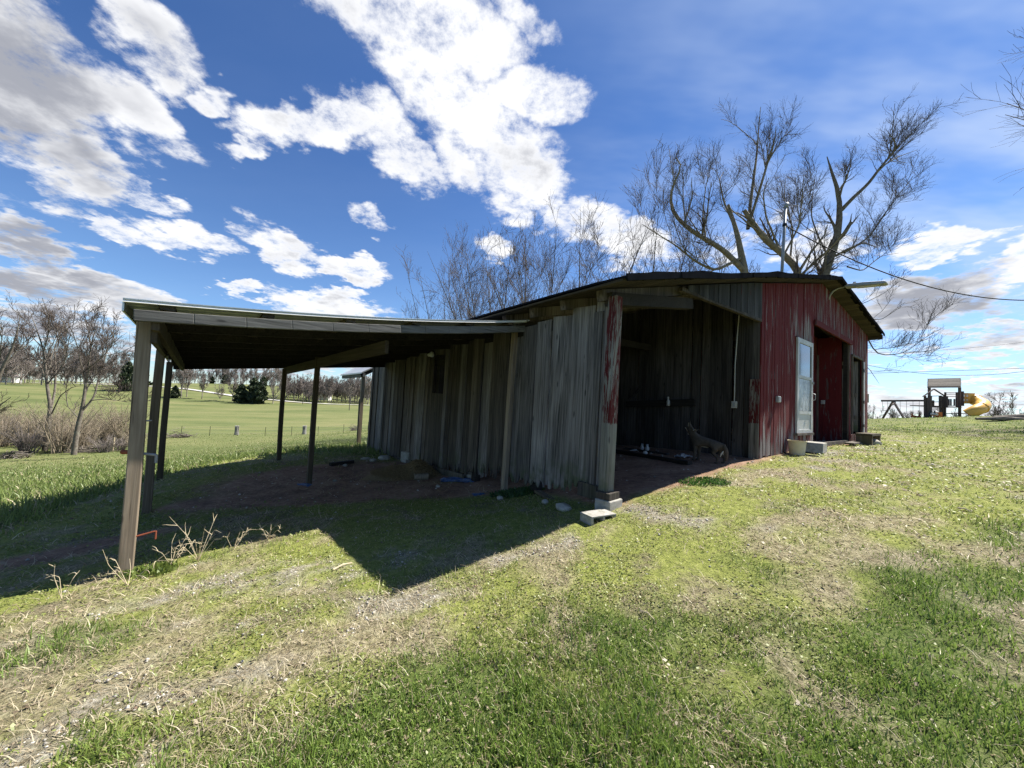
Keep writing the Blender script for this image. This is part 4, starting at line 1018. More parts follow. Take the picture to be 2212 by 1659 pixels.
# --- the big pollarded tree behind the roof ridge (left stems)
gA = at(*Z6(760, 1200), 18.0); gA.z = gz(gA.x, gA.y)
def root(fn, p, Y, g): return [tuple(g), tuple(at(*fn(*p), Y))]
mid = at(*Z6(800, 1230), 18.2)
LA = [
    ([gA, gA.lerp(mid, .5), at(*Z6(745, 1190), 18), at(*Z6(715, 1080), 18), at(*Z6(700, 960), 18.1), at(*Z6(655, 820), 18.2), at(*Z6(630, 740), 18.3)], [.42, .38, .30, .24, .19, .14, .10]),
    limb(Z6, [(745, 1190), (600, 1040), (480, 970), (350, 890), (260, 790), (240, 700), (270, 580), (340, 480), (285, 430)], 18, -1.6, .22, .03),
    ([gA.lerp(mid, .7), at(*Z6(1120, 1200), 18.2), at(*Z6(1000, 1070), 18.2), at(*Z6(870, 970), 18.0), at(*Z6(800, 870), 17.9), at(*Z6(735, 775), 17.8)], [.30, .27, .24, .22, .19, .15]),
    limb(Z6, [(760, 900), (780, 700), (800, 550), (820, 400), (830, 250), (845, 90)], 17.9, .8, .14, .02),
    limb(Z6, [(770, 860), (850, 600), (900, 430), (940, 300), (948, 215)], 17.9, -.9, .11, .02),
    limb(Z6, [(690, 930), (600, 720), (570, 570), (600, 520)], 18.1, 1.5, .09, .02),
    limb(Z6, [(720, 1090), (540, 1180), (400, 1110), (300, 1020), (200, 960), (60, 870)], 18.0, -2.0, .12, .02),
    limb(Z6, [(1040, 1110), (1060, 900), (1000, 720), (1010, 560)], 18.2, 1.6, .08, .02),
    limb(Z6, [(980, 1060), (880, 820), (860, 660), (900, 560)], 18.2, -1.4, .08, .02),
    limb(Z6, [(480, 970), (460, 800), (480, 620), (500, 540)], 17.4, 1.0, .07, .015),
    limb(Z6, [(350, 890), (330, 700), (330, 560), (380, 470)], 17.2, .5, .06, .015),
    limb(Z6, [(1000, 1070), (1100, 880), (1120, 700), (1130, 540)], 18.2, -1.0, .08, .015),
]
LV_NEAR = [dict(n=4.5, rmin=.010, t0=.15, t1=.92, a0=18, a1=50, lr=.75, rr=.55, up=.45, wander=.12, k=8, up2=.07, sides=5, Lc=(2.4, 5.0), trunk=True),
           dict(n=7, rmin=.0065, t0=.06, t1=.95, a0=22, a1=60, lr=.62, rr=.50, up=.30, wander=.14, k=7, up2=.06, sides=4, lmin=.7),
           dict(n=5, rmin=.0045, t0=.08, t1=.95, a0=22, a1=58, lr=.62, rr=.55, up=.20, wander=.15, k=6, up2=.05, sides=3, lmin=.45),
           dict(n=1.5, rmin=.0034, t0=.1, t1=.95, a0=22, a1=55, lr=.75, rr=.6, up=.15, wander=.16, k=5, up2=.04, sides=3, lmin=.3)]
make_tree('pollarded_tree', gA, LA, LV_NEAR, 3, M['bark_tan'], M['twig'], 'bare tree with lopped tan limbs behind the barn roof ridge', rs=.64)
gB = at(*Z6(1230, 1215), 19.5); gB.z = gz(gB.x, gB.y)
LBt = [
    ([gB, at(*Z6(1250, 1215), 19.5), at(*Z6(1300, 1090), 19.4), at(*Z6(1350, 1000), 19.3), at(*Z6(1365, 880), 19.2), at(*Z6(1375, 780), 19.2), at(*Z6(1365, 630), 19.1), at(*Z6(1300, 500), 19.0), at(*Z6(1285, 420), 19.0)], [.42, .36, .31, .26, .22, .18, .14, .08, .03]),
    limb(Z6, [(1380, 775), (1450, 700), (1560, 600), (1640, 490), (1745, 370), (1735, 310), (1690, 260)], 19.2, -1.8, .15, .02),
    limb(Z6, [(1640, 490), (1760, 420), (1885, 375)], 18.2, .8, .06, .012),
    limb(Z6, [(1360, 970), (1400, 930), (1445, 855)], 19.3, -.4, .16, .12),
    limb(Z6, [(1340, 1080), (1430, 1030), (1530, 990), (1610, 1020)], 19.3, -1.6, .10, .03),
    limb(Z6, [(1400, 1060), (1560, 960), (1650, 830), (1750, 680), (1850, 570)], 19.3, 1.5, .08, .012),
    limb(Z6, [(1300, 1100), (1230, 960), (1180, 820), (1190, 660), (1210, 540)], 19.4, 1.4, .08, .012),
    limb(Z6, [(1365, 640), (1420, 560), (1440, 480)], 19.1, .9, .05, .012),
    limb(Z6, [(1420, 1150), (1520, 1180), (1640, 1080), (1760, 1060)], 19.3, 1.9, .06, .012),
    limb(F2, [(1790, 640), (1850, 690), (1895, 768), (1950, 765), (2010, 722)], 19.5, -1.0, .07, .012),
    limb(F2, [(1860, 690), (1905, 690), (1950, 660)], 19.5, -1.0, .04, .010),
    limb(F2, [(1860, 780), (1880, 800), (1900, 830)], 19.5, -.6, .03, .008),
]
make_tree('forked_tree', gB, LBt, LV_NEAR, 8, M['bark'], M['twig'], 'bare dark tree with a high fork at the right end of the barn', rs=.68)
# --- generic bare trees
def vase(h, rng, n=5, spread=.35, r=.16, fork=.25, lean=0.0):
    out = []; f = np.array([lean * h * .2, 0, h * fork])
    main = [np.zeros(3), f * .5 + rng.normal(size=3) * .03 * h * np.array([1, 1, 0]), f, f + np.array([rng.normal() * .05 * h, rng.normal() * .05 * h, h * .3]), np.array([rng.normal() * .06 * h, rng.normal() * .06 * h, h])]
    out.append((main, [r, r * .85, r * .72, r * .45, r * .06]))
    for i in range(n):
        a = 2 * pi * (i + rng.random() * .7) / n; t = rng.uniform(.75, 1.5); s = f * t if t < 1 else f + np.array([0, 0, h * .3]) * (t - 1)
        R_ = spread * h * rng.uniform(.6, 1.15); top = h * rng.uniform(.52, 1.0)
        e = np.array([cos(a) * R_, sin(a) * R_, top]); m1 = s + (e - s) * .35 + np.array([cos(a), sin(a), 0]) * R_ * .14 - np.array([0, 0, h * .04]); m2 = s + (e - s) * .7 + np.array([cos(a), sin(a), 0]) * R_ * .08
        out.append(([s, m1, m2, e], [r * .5, r * .33, r * .2, r * .04]))
    return out
LV_MID = [dict(n=9, rmin=.012, t0=.25, t1=.97, a0=22, a1=55, lr=.40, rr=.5, up=.3, wander=.15, k=5, up2=.09, sides=3),
          dict(n=6, rmin=.009, t0=.12, t1=.98, a0=20, a1=55, lr=.62, rr=.55, up=.2, wander=.18, k=4, up2=.07, sides=3),
          dict(n=2.4, rmin=.007, t0=.15, t1=.98, a0=20, a1=50, lr=.85, rr=.65, up=.12, wander=.14, k=4, up2=.05, sides=3)]
def gtree(name, px, Y, top_px, seed, label, n=6, spread=.3, r=None, fork=.2, lv=LV_MID, bark='bark', twig='twig', group=None, minr=None):
    p = at(px, 400, Y); z = gz(p.x, p.y); h = at(px, top_px, Y).z - z
    rng = np.random.default_rng(seed); r = r or h * .009
    lim = vase(h, rng, n, spread, r, fork); base = Vector((p.x, p.y, z - .1))
    lim = [(np.array(q) + np.array(base), rr) for q, rr in lim]
    return make_tree(name, base, lim, lv, seed, M[bark], M[twig], label, group)
gtree('bare_tree', 452, 34, 272, 21, 'low bare tree peeking over the inner end of the shed roof', 14, .46, fork=.25)
gtree('bare_tree', 494, 36, 246, 22, 'dense rounded bare tree behind the middle of the barn roof slope', 15, .42, fork=.22)
gtree('bare_tree', 543, 31, 240, 23, 'bare tree with upright stems right of the dense rounded one behind the barn', 11, .38, fork=.25)
gtree('bare_tree', 577, 27, 208, 24, 'tall thin bare sapling above the barn front roof corner', 4, .20, fork=.15)
gtree('bare_tree', 640, 25, 205, 25, 'spreading bare tree left of the pollarded tree', 12, .34, fork=.25)
gtree('bare_tree', 690, 28, 240, 26, 'small bare tree close left of the pollarded tree trunk', 12, .3, fork=.3)
# --- right edge: a tall tree standing outside the picture, its outer branches in view
gtree('tall_edge_tree', 1205, 20, -60, 31, 'tall bare tree whose twigs reach in at the upper right edge', 16, .17, r=.34, fork=.30)
# --- left: two trees in the fence row
gT1 = at(*Z8(372, 1375), 31.5); gT1.z = gz(gT1.x, gT1.y)
T1 = [([gT1, at(*Z8(385, 1250), 31.5), at(*Z8(405, 1120), 31.5), at(*Z8(425, 1030), 31.5), at(*Z8(392, 880), 31.4), at(*Z8(375, 700), 31.3), at(*Z8(365, 560), 31.2), at(*Z8(310, 400), 31), at(*Z8(250, 235), 31)], [.36, .33, .30, .26, .2, .16, .12, .07, .02]),
      limb(Z8, [(425, 1030), (455, 900), (465, 720), (450, 550), (480, 440), (530, 350)], 31.5, 1.5, .17, .02),
      limb(Z8, [(365, 560), (400, 420), (405, 300), (380, 190)], 31.2, -1, .09, .015),
      limb(Z8, [(365, 545), (280, 460), (200, 380), (140, 350)], 31.2, 1.5, .08, .012),
      limb(Z8, [(465, 760), (540, 650), (560, 520), (610, 330), (630, 240)], 31.8, -1.2, .09, .012),
      limb(Z8, [(430, 1080), (500, 930), (600, 860), (690, 850)], 31.5, -1.5, .10, .015),
      limb(Z8, [(410, 650), (470, 480), (520, 420)], 31.3, 2, .06, .012)]
LV_L = [dict(n=3.5, rmin=.02, t0=.25, t1=.92, a0=18, a1=48, lr=.65, rr=.6, up=.35, wander=.11, k=7, up2=.06, sides=4, Lc=(3.0, 6.5), trunk=True),
        dict(n=5.5, rmin=.013, t0=.1, t1=.95, a0=22, a1=56, lr=.58, rr=.5, up=.22, wander=.14, k=6, up2=.06, sides=3, lmin=.9),
        dict(n=4, rmin=.010, t0=.1, t1=.95, a0=20, a1=55, lr=.62, rr=.55, up=.18, wander=.15, k=5, up2=.05, sides=3, lmin=.6),
        dict(n=1.8, rmin=.008, t0=.15, t1=.95, a0=20, a1=50, lr=.75, rr=.65, up=.12, wander=.16, k=4, up2=.04, sides=3, lmin=.4)]
make_tree('walnut_tree', gT1, T1, LV_L, 41, M['bark'], M['twig'], 'bare tree with a slender forked trunk left of the pole shed', rs=.52)
gT2 = at(*Z8(615, 1385), 30); gT2.z = gz(gT2.x, gT2.y)
T2 = [([gT2, at(*Z8(640, 1200), 30), at(*Z8(665, 1110), 30), at(*Z8(690, 1000), 30), at(*Z8(715, 800), 30), at(*Z8(740, 650), 30), at(*Z8(760, 480), 30), at(*Z8(815, 310), 30)], [.36, .3, .27, .22, .17, .13, .08, .02]),
      limb(Z8, [(680, 1060), (780, 950), (810, 820), (850, 690), (890, 560), (930, 370)], 30, 1.4, .15, .015),
      limb(Z8, [(720, 790), (665, 650), (650, 540), (600, 400), (560, 330)], 30, -1.3, .11, .012),
      limb(Z8, [(740, 700), (840, 620), (940, 510), (1050, 450)], 30, -1, .08, .012),
      limb(Z8, [(820, 820), (950, 740), (1050, 690), (1140, 640)], 30.5, 1, .08, .012),
      limb(Z8, [(760, 970), (880, 960), (1000, 975), (1110, 1000)], 30.2, -1.2, .08, .012),
      limb(Z8, [(690, 980), (760, 780), (880, 750)], 30, 1.5, .06, .012), limb(Z8, [(660, 1130), (560, 1020), (540, 900)], 30, 1.2, .07, .012)]
make_tree('walnut_tree', gT2, T2, LV_L, 42, M['bark'], M['twig'], 'wide spreading bare tree nearest the left post of the shed', rs=.52)
gT3 = at(-14, 452, 27); gT3.z = gz(gT3.x, gT3.y)
T3 = [([gT3, at(-10, 420, 27), at(0, 372, 27), at(12, 350, 27), at(18, 330, 27), at(20, 315, 27)], [.3, .26, .2, .14, .08, .02]), limb(Z8, [(0, 740), (100, 610), (170, 540), (240, 520)], 27, 1, .09, .012), limb(Z8, [(0, 640), (10, 500), (30, 350)], 27, -1, .08, .012)]
make_tree('walnut_tree', gT3, T3, LV_L, 43, M['bark'], M['twig'], 'bare tree cut by the left edge of the picture', rs=.52)
# --- bare brush in the fence row
def shrub_proto(seed, h, n, sp):
    rng = np.random.default_rng(seed); L = []
    for i in range(n):
        a = rng.uniform(0, 2 * pi); b = np.array([cos(a), sin(a), 0]) * rng.uniform(0, .5); e = b + np.array([cos(a) * sp * rng.uniform(.2, 1), sin(a) * sp * rng.uniform(.2, 1), h * rng.uniform(.55, 1)])
        L.append(([b, b * .6 + e * .4 + np.array([0, 0, .12 * h]), e], [.035, .022, .006]))
    return tree_meshes(L, rng, (0, 0, 0), [dict(n=9, t0=.1, t1=.97, a0=20, a1=60, lr=.40, rr=.6, up=.2, wander=.25, k=4, up2=.05), dict(n=6, t0=.1, t1=.98, a0=20, a1=60, lr=.55, rr=.7, up=.15, wander=.25, k=3, up2=.04)])
def shrub(seed, h, n, sp, twig, label, group):
    t, c = shrub_proto(seed, h, n, sp); o = thing('brush_shrub', (0, 0, 0), label, 'shrub', group=group)
    np_mesh('stems', t[0], t[1], M[twig], o); np_mesh('twigs', c[0], c[1], M[twig], o); return o
SB = [shrub(51 + i, h, n, sp, tw, 'tan leafless brush in the thicket under the left trees', 'leafless brush in the left thicket') for i, (h, n, sp, tw) in enumerate([(3.2, 26, 2.0, 'twig_tan'), (2.4, 30, 1.9, 'twig_far'), (4.2, 20, 1.8, 'twig_tan')])]
spots = []
for i in range(46):
    px = -40 + i * 3.9 + random.uniform(-5, 5); Y = random.uniform(30, 40); p = at(px, 400, Y)
    spots.append((p.x, p.y))
for i, (x, y) in enumerate(spots):
    o = SB[i] if i < 3 else None; s = random.uniform(.6, 1.2); rz = random.uniform(0, 6.28); loc = (x, y, gz(x, y) - .1)
    if o is not None: o.location = loc; o.rotation_euler = (0, 0, rz); o.scale = (s, s, s)
    else: copy_tree(SB[i % 3], loc, rz, s)
# --- trees across the valley
def far_proto(seed, h, n, sp, fork, label, r=.02):
    rng = np.random.default_rng(seed)
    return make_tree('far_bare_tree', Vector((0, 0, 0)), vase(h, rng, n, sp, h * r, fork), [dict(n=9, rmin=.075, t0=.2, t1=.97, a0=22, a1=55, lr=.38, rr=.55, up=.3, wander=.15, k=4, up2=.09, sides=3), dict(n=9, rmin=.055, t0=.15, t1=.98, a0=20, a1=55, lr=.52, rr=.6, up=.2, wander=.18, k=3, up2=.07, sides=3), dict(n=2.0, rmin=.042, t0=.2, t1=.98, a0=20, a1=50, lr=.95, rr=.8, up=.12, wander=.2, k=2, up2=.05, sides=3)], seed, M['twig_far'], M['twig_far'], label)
FPR = [far_proto(61, 18, 7, .34, .22, 'x'), far_proto(62, 18, 6, .24, .3, 'x'), far_proto(63, 18, 8, .42, .16, 'x'), far_proto(64, 18, 5, .2, .35, 'x')]
used = [0, 0, 0, 0]
def far_tree(px, Y, top, k, label, group):
    p = at(px, 400, Y); z = gz(p.x, p.y) - .3; h = max(6.0, at(px, top, Y).z - z); s = h / 18
    if not used[k]:
        o = FPR[k]; used[k] = 1; o.location = (p.x, p.y, z); o.scale = (s * .78, s * .78, s); o.rotation_euler = (0, 0, random.uniform(0, 6)); o['label'] = label; o['group'] = group
    else: o = copy_tree(FPR[k], (p.x, p.y, z), random.uniform(0, 6.28), (s * random.uniform(.65, .9), s * random.uniform(.65, .9), s * random.uniform(.9, 1.08)), label, group)
    if not group and 'group' in o: del o['group']
nm = 'single bare tree at the foot of the far hill, '
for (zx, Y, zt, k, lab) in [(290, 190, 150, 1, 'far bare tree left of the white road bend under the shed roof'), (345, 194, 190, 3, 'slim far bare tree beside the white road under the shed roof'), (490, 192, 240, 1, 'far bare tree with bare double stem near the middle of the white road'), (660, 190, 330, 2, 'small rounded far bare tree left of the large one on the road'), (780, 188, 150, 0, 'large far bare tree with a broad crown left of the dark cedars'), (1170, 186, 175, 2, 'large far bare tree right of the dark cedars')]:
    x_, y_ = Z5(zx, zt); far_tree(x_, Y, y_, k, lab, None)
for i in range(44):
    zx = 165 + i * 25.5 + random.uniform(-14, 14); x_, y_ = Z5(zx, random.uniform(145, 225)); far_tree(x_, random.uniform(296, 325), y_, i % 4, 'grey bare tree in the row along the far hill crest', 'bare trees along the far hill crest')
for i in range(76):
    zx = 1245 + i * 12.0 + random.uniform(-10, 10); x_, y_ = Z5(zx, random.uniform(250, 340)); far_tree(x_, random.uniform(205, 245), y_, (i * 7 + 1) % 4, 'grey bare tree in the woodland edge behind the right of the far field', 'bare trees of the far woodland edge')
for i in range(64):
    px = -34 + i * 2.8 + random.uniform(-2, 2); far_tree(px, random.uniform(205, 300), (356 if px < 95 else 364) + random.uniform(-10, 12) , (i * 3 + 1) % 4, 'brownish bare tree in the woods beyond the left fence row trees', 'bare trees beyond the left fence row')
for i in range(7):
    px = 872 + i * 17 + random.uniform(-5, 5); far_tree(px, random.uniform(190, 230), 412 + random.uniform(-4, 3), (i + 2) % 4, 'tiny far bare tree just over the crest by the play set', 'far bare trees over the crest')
x_, y_ = Z6(0, 0)
far_tree(1006, 150, 394, 2, 'lone small bare tree right of the yellow slide', None)
# --- cedars
def cedar_proto(seed, h, w):
    rng = np.random.default_rng(seed); n = 3400
    t = rng.beta(1.1, 1.5, n); prof = w * (1 - t) ** .55 * (.55 + .45 * np.minimum(t * 5, 1)) * (1 + .22 * np.sin(t * 23 + rng.uniform(0, 6)))
    a = rng.uniform(0, 2 * pi, n); lob = 1 + .22 * np.sin(a * 3 + t * 7 + seed) + .14 * np.sin(a * 7 - t * 13); rr = prof * lob * np.sqrt(rng.uniform(.25, 1, n))
    c = np.stack([rr * np.cos(a), rr * np.sin(a), h * (.06 + .94 * t)], 1)
    s = h * .040 * rng.uniform(.5, 1.3, n); q = unit(rng.normal(size=(n, 3))); b = unit(np.cross(q, rng.normal(size=(n, 3))))
    V = np.stack([c + q * s[:, None], c - q * s[:, None] * .6 + b * s[:, None] * .8, c - q * s[:, None] * .6 - b * s[:, None] * .8, c + b * s[:, None] * .3 - np.array([0, 0, 1]) * s[:, None]], 1).reshape(-1, 3)
    i = np.arange(n)[:, None] * 4; F = np.concatenate([i + np.array([0, 1, 2]), i + np.array([0, 2, 3])])
    br = rng.uniform(.6, 1.25, n)[:, None]; col = np.repeat(np.array([(.034, .054, .022)]) * br, 4, 0)
    o = thing('cedar_tree', (0, 0, 0), 'x', 'tree')
    tr = tubes(np.array([[(0, 0, -.2), (0, 0, h * .3), (0, 0, h * .8)]]), np.array([[h * .025, h * .018, h * .005]]), 6)
    np_mesh('trunk', tr[0], tr[1], M['bark'], o); np_mesh('crown', V, F, M['blade'], o, cols=col); return o
CP = [cedar_proto(71, 12, 4.2), cedar_proto(72, 12, 3.4), cedar_proto(73, 12, 5.0)]; cu = [0, 0, 0]
for (zx, zt, Y, k, lab) in [(865, 325, 183, 2, 'left rounded cedar of the dark clump by the white road'), (975, 262, 185, 1, 'tallest cedar in the middle of the dark clump'), (1035, 300, 182, 0, 'right cedar of the dark clump by the white road'), (700, 232, 296, 2, 'dark cedar on the hill crest behind the large bare tree'), (575, 245, 300, 1, 'small dark cedar on the far hill crest'), (1060, 250, 290, 2, 'dark cedar on the hill behind the cedar clump'), (232, 335, 188, 0, 'dark cedar at the left end of the white road by the shed posts')]:
    x_, y_ = Z5(zx, zt); p = at(x_, 400, Y); z = gz(p.x, p.y) - .2; s = max(5, at(x_, y_, Y).z - z) / 12
    if not cu[k]: o = CP[k]; cu[k] = 1; o.location = (p.x, p.y, z); o.scale = (s, s, s); o['label'] = lab
    else: copy_tree(CP[k], (p.x, p.y, z), random.uniform(0, 6), s, lab)
for (zx, zy, Y, lab) in [(1045, 715, 200, 'dark pine behind the spreading bare tree on the left'), (1128, 705, 205, 'dark pine just left of the front shed post')]:
    x_, y_ = Z8(zx, zy); p = at(x_, 400, Y); z = gz(p.x, p.y) - .2; s = (at(x_, y_ - 8, Y).z - z) / 12; copy_tree(CP[0], (p.x, p.y, z), random.uniform(0, 6), (s * .8, s * .8, s), lab)
# ================================================================ beyond the yard
def ribbon(name, pts, w, dz, mat, label=None, kind='structure'):
    P = [Vector(p) for p in pts]; V = []; Fc = []; q = []
    for a, b in zip(P[:-1], P[1:]):
        n = max(2, int((b - a).length / 6)); q += [a.lerp(b, i / n) for i in range(n)]
    q.append(P[-1])
    for i, p in enumerate(q):
        d = (q[min(i + 1, len(q) - 1)] - q[max(i - 1, 0)]); d.z = 0; d.normalize(); s = Vector((d.y, -d.x, 0))
        for k in (-1, 1):
            c = p + s * k * w / 2; V.append((c.x, c.y, gz(c.x, c.y) + dz))
    Fc = [(2 * i, 2 * i + 1, 2 * i + 3, 2 * i + 2) for i in range(len(q) - 1)]
    o = mesh_obj(name, V, Fc, mat); tag(o, kind=kind); return o
def farp(fn, x, y, Y): p = at(*fn(x, y), Y); return (p.x, p.y, 0)
ribbon('road', [farp(Z8, -60, 820, 250), farp(Z8, 320, 865, 238), farp(Z5, -150, 400, 232), farp(Z5, 200, 415, 228), farp(Z5, 310, 428, 226), farp(Z5, 560, 455, 218), farp(Z5, 800, 472, 210), farp(Z5, 1000, 470, 205), farp(Z5, 1180, 455, 203), farp(Z5, 1300, 455, 200), farp(Z5, 1560, 490, 196), farp(Z5, 1700, 500, 194), farp(Z5, 2085, 520, 192), farp(Z5, 2600, 530, 190)], 3.0, .35, M['gravelroad'])
def house(px, py, Y, w, d, h, label, rz=.3):
    p = at(px, py, Y); z = gz(p.x, p.y); o = thing('house', (p.x, p.y, z - .3), label, 'house', rz=rz)
    MB().box((0, 0, h / 2), (w, d, h)).build('wall', M['house'], o)
    MB().prism([(-w / 2 - .4, h), (w / 2 + .4, h), (0, h + w * .28)], -d / 2 - .4, d / 2 + .4).build('roof', M['houseroof'], o)
    for i in range(3):
        wd = MB().box((-w / 2 + w * (i + .5) / 3, -d / 2 - .03, h * .55), (1.1, .08, 1.5)).build('window', M['white'], o); MB().box((-w / 2 + w * (i + .5) / 3, -d / 2 - .08, h * .55), (.9, .04, 1.3)).build('pane', M['glass'], wd)
house(10, 388, 262, 8, 6, 4.2, 'white house on the far left beyond the fence row trees')
house(*Z5(1640, 445), 226, 8, 6, 3.6, 'pale house at the woodland edge between the shed posts', .1)
def upole(px, top, Y, label, h=None):
    p = at(px, 400, Y); z = gz(p.x, p.y); t_ = at(px, top, Y).z - z; o = thing('utility_pole', (p.x, p.y, z - .3), label, 'utility pole')
    MB().tube([(0, 0, 0), (.1, 0, t_ + .3)], [.17, .12], 8).build('pole', M['bark'], o); MB().box((.1, 0, t_ - .4), (2.2, .12, .14), rot=(0, 0, .5)).build('crossarm', M['bark'], o)
x_, y_ = Z5(1895, 310); upole(x_, y_, 150, 'far utility pole in the field left of the barn rear lean-to')
x_, y_ = Z5(1450, 372); upole(x_, y_, 190, 'far utility pole by the road between the middle shed posts')
# fence along the foot of the pasture
fp_ = [(-75, 44), (-62, 45), (-50, 46.5), (-40, 48.5), (-30, 51), (-22, 53.5), (-14, 55), (-4, 56)]
fx = np.array([p[0] for p in fp_]); fy = np.array([p[1] for p in fp_])
fence = thing('wire_fence', (-40, 48.5, gz(-40, 48.5)), 'low wire fence on steel posts across the foot of the pasture', 'fence')
F0 = fence.location.copy(); pr = None; xs = np.arange(-70, -5, 3.1)
tops = []
for x in xs:
    y = float(np.interp(x, fx, fy)); z = gz(x, y)
    if pr is None: pr = MB().box((0, 0, .6), (.05, .012, 1.3)).box((0, .02, .6), (.012, .04, 1.3)).build('steel_post', M['black'], fence); o = pr
    else: o = pr.copy(); COL.objects.link(o); o.parent = fence
    o.location = Vector((x, y, z)) - F0; o.rotation_euler = (random.uniform(-.05, .05), random.uniform(-.06, .06), 0); tops.append(Vector((x, y, z)) - F0)
for hh in (.35, .75, 1.1):
    MB().tube([p + Vector((0, 0, hh)) for p in tops], .008, 4).build('wire', M['galv'], fence)
def fpost(zx, zy0, label, w=.42, h=1.25):
    x_, y_ = Z5(zx, zy0); p = ground_px(x_, y_); o = thing('wood_post', p, label, 'post')
    mb = MB(); n = 9
    ring = lambda z, r: [(cos(2 * pi * k / n) * r * (1 + .15 * sin(k * 2.3)), sin(2 * pi * k / n) * r, z + (.06 * sin(k * 1.7) if z > 1 else 0)) for k in range(n)]
    V = ring(-.1, w / 2 * 1.1) + ring(h * .5, w / 2 * .92) + ring(h, w / 2)
    Fc = [(i * n + k, i * n + (k + 1) % n, (i + 1) * n + (k + 1) % n, (i + 1) * n + k) for i in range(2) for k in range(n)] + [tuple(2 * n + k for k in range(n))]
    mb.add(V, Fc).build('stump', M['beam'], o)
fpost(818, 805, 'thick leaning grey wood post in the fence between the left shed posts', .5); fpost(1460, 800, 'thick grey wood post in the fence right of the middle shed post', .55)
wp_ = ground_px(*Z8(935, 1395)); o = thing('wood_post', wp_, 'slim pale fence post at the edge of the left thicket', 'post'); MB().tube([(0, 0, -.1), (.02, 0, 1.2)], .06, 7).build('stake', M['dry'], o)
def brushpile(p, r, h, label, seed):
    rng = np.random.default_rng(seed); n = 70; a = rng.uniform(0, 2 * pi, n); c = np.stack([rng.normal(0, r * .4, n), rng.normal(0, r * .4, n), np.abs(rng.normal(0, h * .4, n))], 1)
    d = np.stack([np.cos(a), np.sin(a), rng.normal(0, .25, n)], 1) * r * rng.uniform(.4, .9, n)[:, None]
    P = np.stack([c - d * .5, c + rng.normal(0, .05, (n, 3)), c + d * .5], 1); R_ = rng.uniform(.015, .05, n)[:, None] * np.array([[1, .8, .4]])
    V, Fc = tubes(P, R_, 4); o = thing('brush_pile', p, label, 'brush pile'); np_mesh('branches', V, Fc, M['bark'], o)
brushpile(ground_px(*Z5(285, 828)), 1.5, .9, 'dark brush pile by the fence left of the thick leaning post', 1)
brushpile(ground_px(*Z5(1945, 765)), 1.3, 1.0, 'brush heap by the fence near the rear lean-to post', 2)
brushpile(ground_px(*Z8(730, 1395)), 1.6, .5, 'fallen branches at the foot of the left thicket', 3)
brushpile(ground_px(*Z8(105, 1450)), 1.0, .6, 'small dark brush heap at the far left pasture edge', 4)
# overhead lines on the right
def line(a, b, s, label):
    o = thing('power_line', a, label, 'wire'); MB().tube([p - Vector(a) for p in sag(a, b, s, 30)], .03, 5).build('cable', M['wire'], o)
Z7 = lambda x, y: ((2550 + x / 4.232) / 3, (950 + y / 4.232) / 3)
line(at(*Z7(-300, 480), 60), at(*Z7(3200, 480), 60), 3.4, 'upper sagging power line over the play set')
line(at(*Z7(-300, 730), 62), at(*Z7(3200, 610), 62), 0.15, 'lower straight power line over the play set')
line(at(*Z7(-300, 450), 95), at(*Z7(3200, 160), 95), 2.0, 'high faint power line across the right clouds')
# log heap on the crest
def logs(px, py, label):
    p = ground_px(px, py); o = thing('log_pile', p, label, 'logs')
    for i, (dx, dz, L, r, a) in enumerate([(0, .10, 3.2, .13, .05), (.6, .12, 2.6, .10, -.12), (1.6, .25, 3.4, .16, .10), (2.2, .12, 2.4, .12, .2), (2.9, .35, 2.6, .15, -.05)]):
        MB().tube([(dx - L / 2, .2 * i, dz - .05), (dx, .2 * i + a, dz + .05), (dx + L / 2, .2 * i, dz + .02)], [r * .5, r, r * .8], 8).build('log', M['bark'], o)
logs(1004, 421, 'grey fallen logs heaped on the grassy crest at the right edge')
# ================================================================ play set on the crest
PY = 30.5
pp = at(935, 417.5, PY)
pgz = gz(pp.x, pp.y); PS = Vector((pp.x, pp.y, min(pgz, at(935, 418.5, PY).z)))
Z9 = lambda x, y: ((2700 + x / 5.925) / 3, (1120 + y / 5.925) / 3)
def pl_(zx, zy, dy=0.0):
    q = at(*Z9(zx, zy), PY + dy) - PS; return Vector((q.x, dy, q.z))
play = thing('play_tower', PS, 'dark timber play tower with board roof beside the yellow slide', 'play set')
W_ = .10
def pbeam(a, b, w=.10, h=.10, d0=0.0, d1=None, name='beam', mat='playwood', par=None):
    return MB().beam(pl_(*a, d0), pl_(*b, d0 if d1 is None else d1), w, h, up=(0, 1, 0)).build(name, M[mat], par or play)
# main tower posts
for d in (0, 1.5):
    for zx in (520, 1060): pbeam((zx, 800), (zx, 250), .13, .13, d, name='post')
